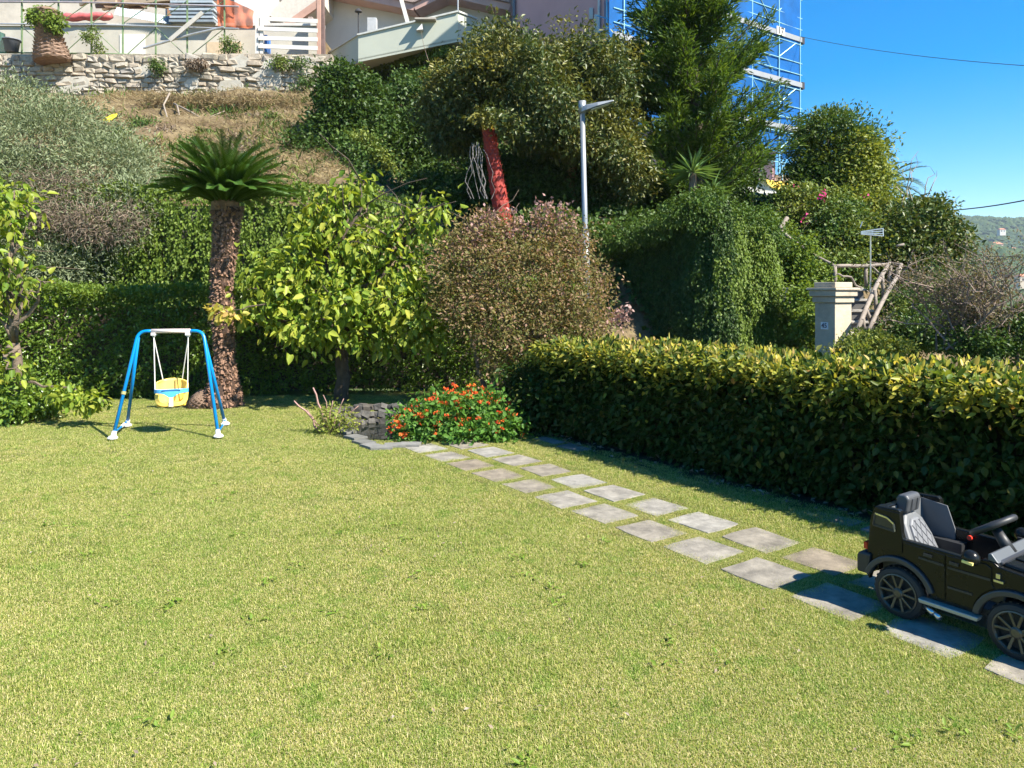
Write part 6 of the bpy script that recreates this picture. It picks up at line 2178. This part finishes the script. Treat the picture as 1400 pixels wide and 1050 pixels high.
def scatter(name, pts, rot, scl, idx, protos):
    me = bpy.data.meshes.new(name)
    me.vertices.add(len(pts))
    me.vertices.foreach_set('co', np.ascontiguousarray(pts, np.float32).ravel())
    a = me.attributes.new('rotz', 'FLOAT', 'POINT')
    a.data.foreach_set('value', np.asarray(rot, np.float32))
    a = me.attributes.new('scl', 'FLOAT', 'POINT')
    a.data.foreach_set('value', np.asarray(scl, np.float32))
    a = me.attributes.new('pick', 'INT', 'POINT')
    a.data.foreach_set('value', np.asarray(idx, np.int32))
    o = link(bpy.data.objects.new(name, me))
    ng = bpy.data.node_groups.new(name, 'GeometryNodeTree')
    ng.interface.new_socket('Geometry', in_out='INPUT', socket_type='NodeSocketGeometry')
    ng.interface.new_socket('Geometry', in_out='OUTPUT', socket_type='NodeSocketGeometry')
    gi, go = ng.nodes.new('NodeGroupInput'), ng.nodes.new('NodeGroupOutput')
    jn = ng.nodes.new('GeometryNodeJoinGeometry')
    for p in reversed(protos):
        oi = ng.nodes.new('GeometryNodeObjectInfo')
        oi.inputs['Object'].default_value = p
        oi.inputs['As Instance'].default_value = True
        ng.links.new(oi.outputs['Geometry'], jn.inputs[0])
    ip = ng.nodes.new('GeometryNodeInstanceOnPoints')
    ip.inputs['Pick Instance'].default_value = True

    def attr(nm, ty):
        n_ = ng.nodes.new('GeometryNodeInputNamedAttribute')
        n_.data_type = ty
        n_.inputs['Name'].default_value = nm
        return n_.outputs['Attribute']
    ng.links.new(gi.outputs[0], ip.inputs['Points'])
    ng.links.new(jn.outputs[0], ip.inputs['Instance'])
    ng.links.new(attr('pick', 'INT'), ip.inputs['Instance Index'])
    cx_ = ng.nodes.new('ShaderNodeCombineXYZ')
    ng.links.new(attr('rotz', 'FLOAT'), cx_.inputs[2])
    e2r = ng.nodes.new('FunctionNodeEulerToRotation')
    ng.links.new(cx_.outputs[0], e2r.inputs[0])
    ng.links.new(e2r.outputs[0], ip.inputs['Rotation'])
    ng.links.new(attr('scl', 'FLOAT'), ip.inputs['Scale'])
    ng.links.new(ip.outputs[0], go.inputs[0])
    m_ = o.modifiers.new('scatter', 'NODES')
    m_.node_group = ng
    return o


protos = [clump(i, 125, .046, .010, .022, 1.0) for i in range(5)] + [clump(20 + i, 60, .036, .02, .038, .85) for i in range(2)]
n = 46000
Y = 1.6 + (12.2 - 1.6) * RNG.random(n) ** 1.35
X = RNG.uniform(-.86, .82, n) * (Y + .6)
ug = -.571 * X + .821 * Y
vg = .821 * X + .571 * Y
ok = (vg < 4.9 + .05 * np.sin(ug * 9)) | ((vg < 5.15) & (RNG.random(n) < .6))
lim = HA[1] + (HB[1] - HA[1]) * (X - HA[0]) / (HB[0] - HA[0]) - .05
ok &= Y < lim
ok &= ((X - pc.x - .05) ** 2 + (Y - pc.y + .1) ** 2) > .55 ** 2
for (us, vs_) in SLABS:
    ok &= ~((np.abs(ug - us) < .196 - .04 * RNG.random(n)) & (np.abs(vg - vs_) < .182 - .04 * RNG.random(n)))
inpath = (vg > 3.42) & (vg < 4.34) & (ug > .4) & (ug < 7.2)
pass
X, Y, inpath, ug, vg = X[ok], Y[ok], inpath[ok], ug[ok], vg[ok]
# extra turf in the joints of the path
m_ = 9000
ue, ve = RNG.uniform(.4, 7.2, m_), RNG.uniform(3.44, 4.32, m_)
ke = np.ones(m_, bool)
for (us, vs_) in SLABS:
    ke &= ~((np.abs(ue - us) < .188 - .012 * RNG.random(m_)) & (np.abs(ve - vs_) < .173 - .012 * RNG.random(m_)))
ue, ve = ue[ke][:3200], ve[ke][:3200]
X = np.concatenate([X, UD.x * ue + VD.x * ve])
Y = np.concatenate([Y, UD.y * ue + VD.y * ve])
inpath = np.concatenate([inpath, np.ones(len(ue), bool)])
n = len(X)
tall = (wave(X, Y, 2.2, 15) + RNG.normal(size=n) * .4) > .9
pick = np.where(tall, RNG.integers(5, 7, n), RNG.integers(0, 5, n))
scl = RNG.uniform(.75, 1.25, n) * np.where(inpath, .7, 1)
g = scatter('grass', np.stack([X, Y, np.full(n, .001)], 1), RNG.random(n) * 6.28, scl, pick, protos)
g['kind'] = 'stuff'
g['label'] = 'short sunlit lawn grass with straw patches'
# low broad weeds in the turf
n = 120
Y = 1.9 + 6 * RNG.random(n) ** 1.3
X = RNG.uniform(-.8, .75, n) * Y
v_ = .821 * X + .571 * Y
k = v_ < 3.3
X, Y = X[k], Y[k]
P = np.stack([X, Y, np.full(len(X), .018)], 1)
Q, D, Nn = spray(P, np.tile([0, 0, .3], (len(P), 1)), 9, .030, .2, .2, .9, -.1, 1.6)
D[:, 2] = np.abs(D[:, 2]) * .5
leaves('lawn_weeds', Q, D, Nn, .030 * (.6 + .8 * RNG.random(len(Q))), .015, leaf_mat('weed leaf', [(.11, .20, .02), (.17, .26, .035), (.24, .32, .06)], .35), None, 'leaf')
n = 170
Y = 1.9 + 8 * RNG.random(n)
X = RNG.uniform(-.8, .75, n) * Y
k = (.821 * X + .571 * Y < 3.35) & (Y < 10)
X, Y = X[k], Y[k]
n = len(X)
leaves('lawn_litter', np.stack([X, Y, .022 + .01 * RNG.random(n)], 1), unit(sphere(n) * np.array([1, 1, .25])), np.tile([0, 0, 1.0], (n, 1)) + sphere(n) * .5, .026, .012, L_brown, None)
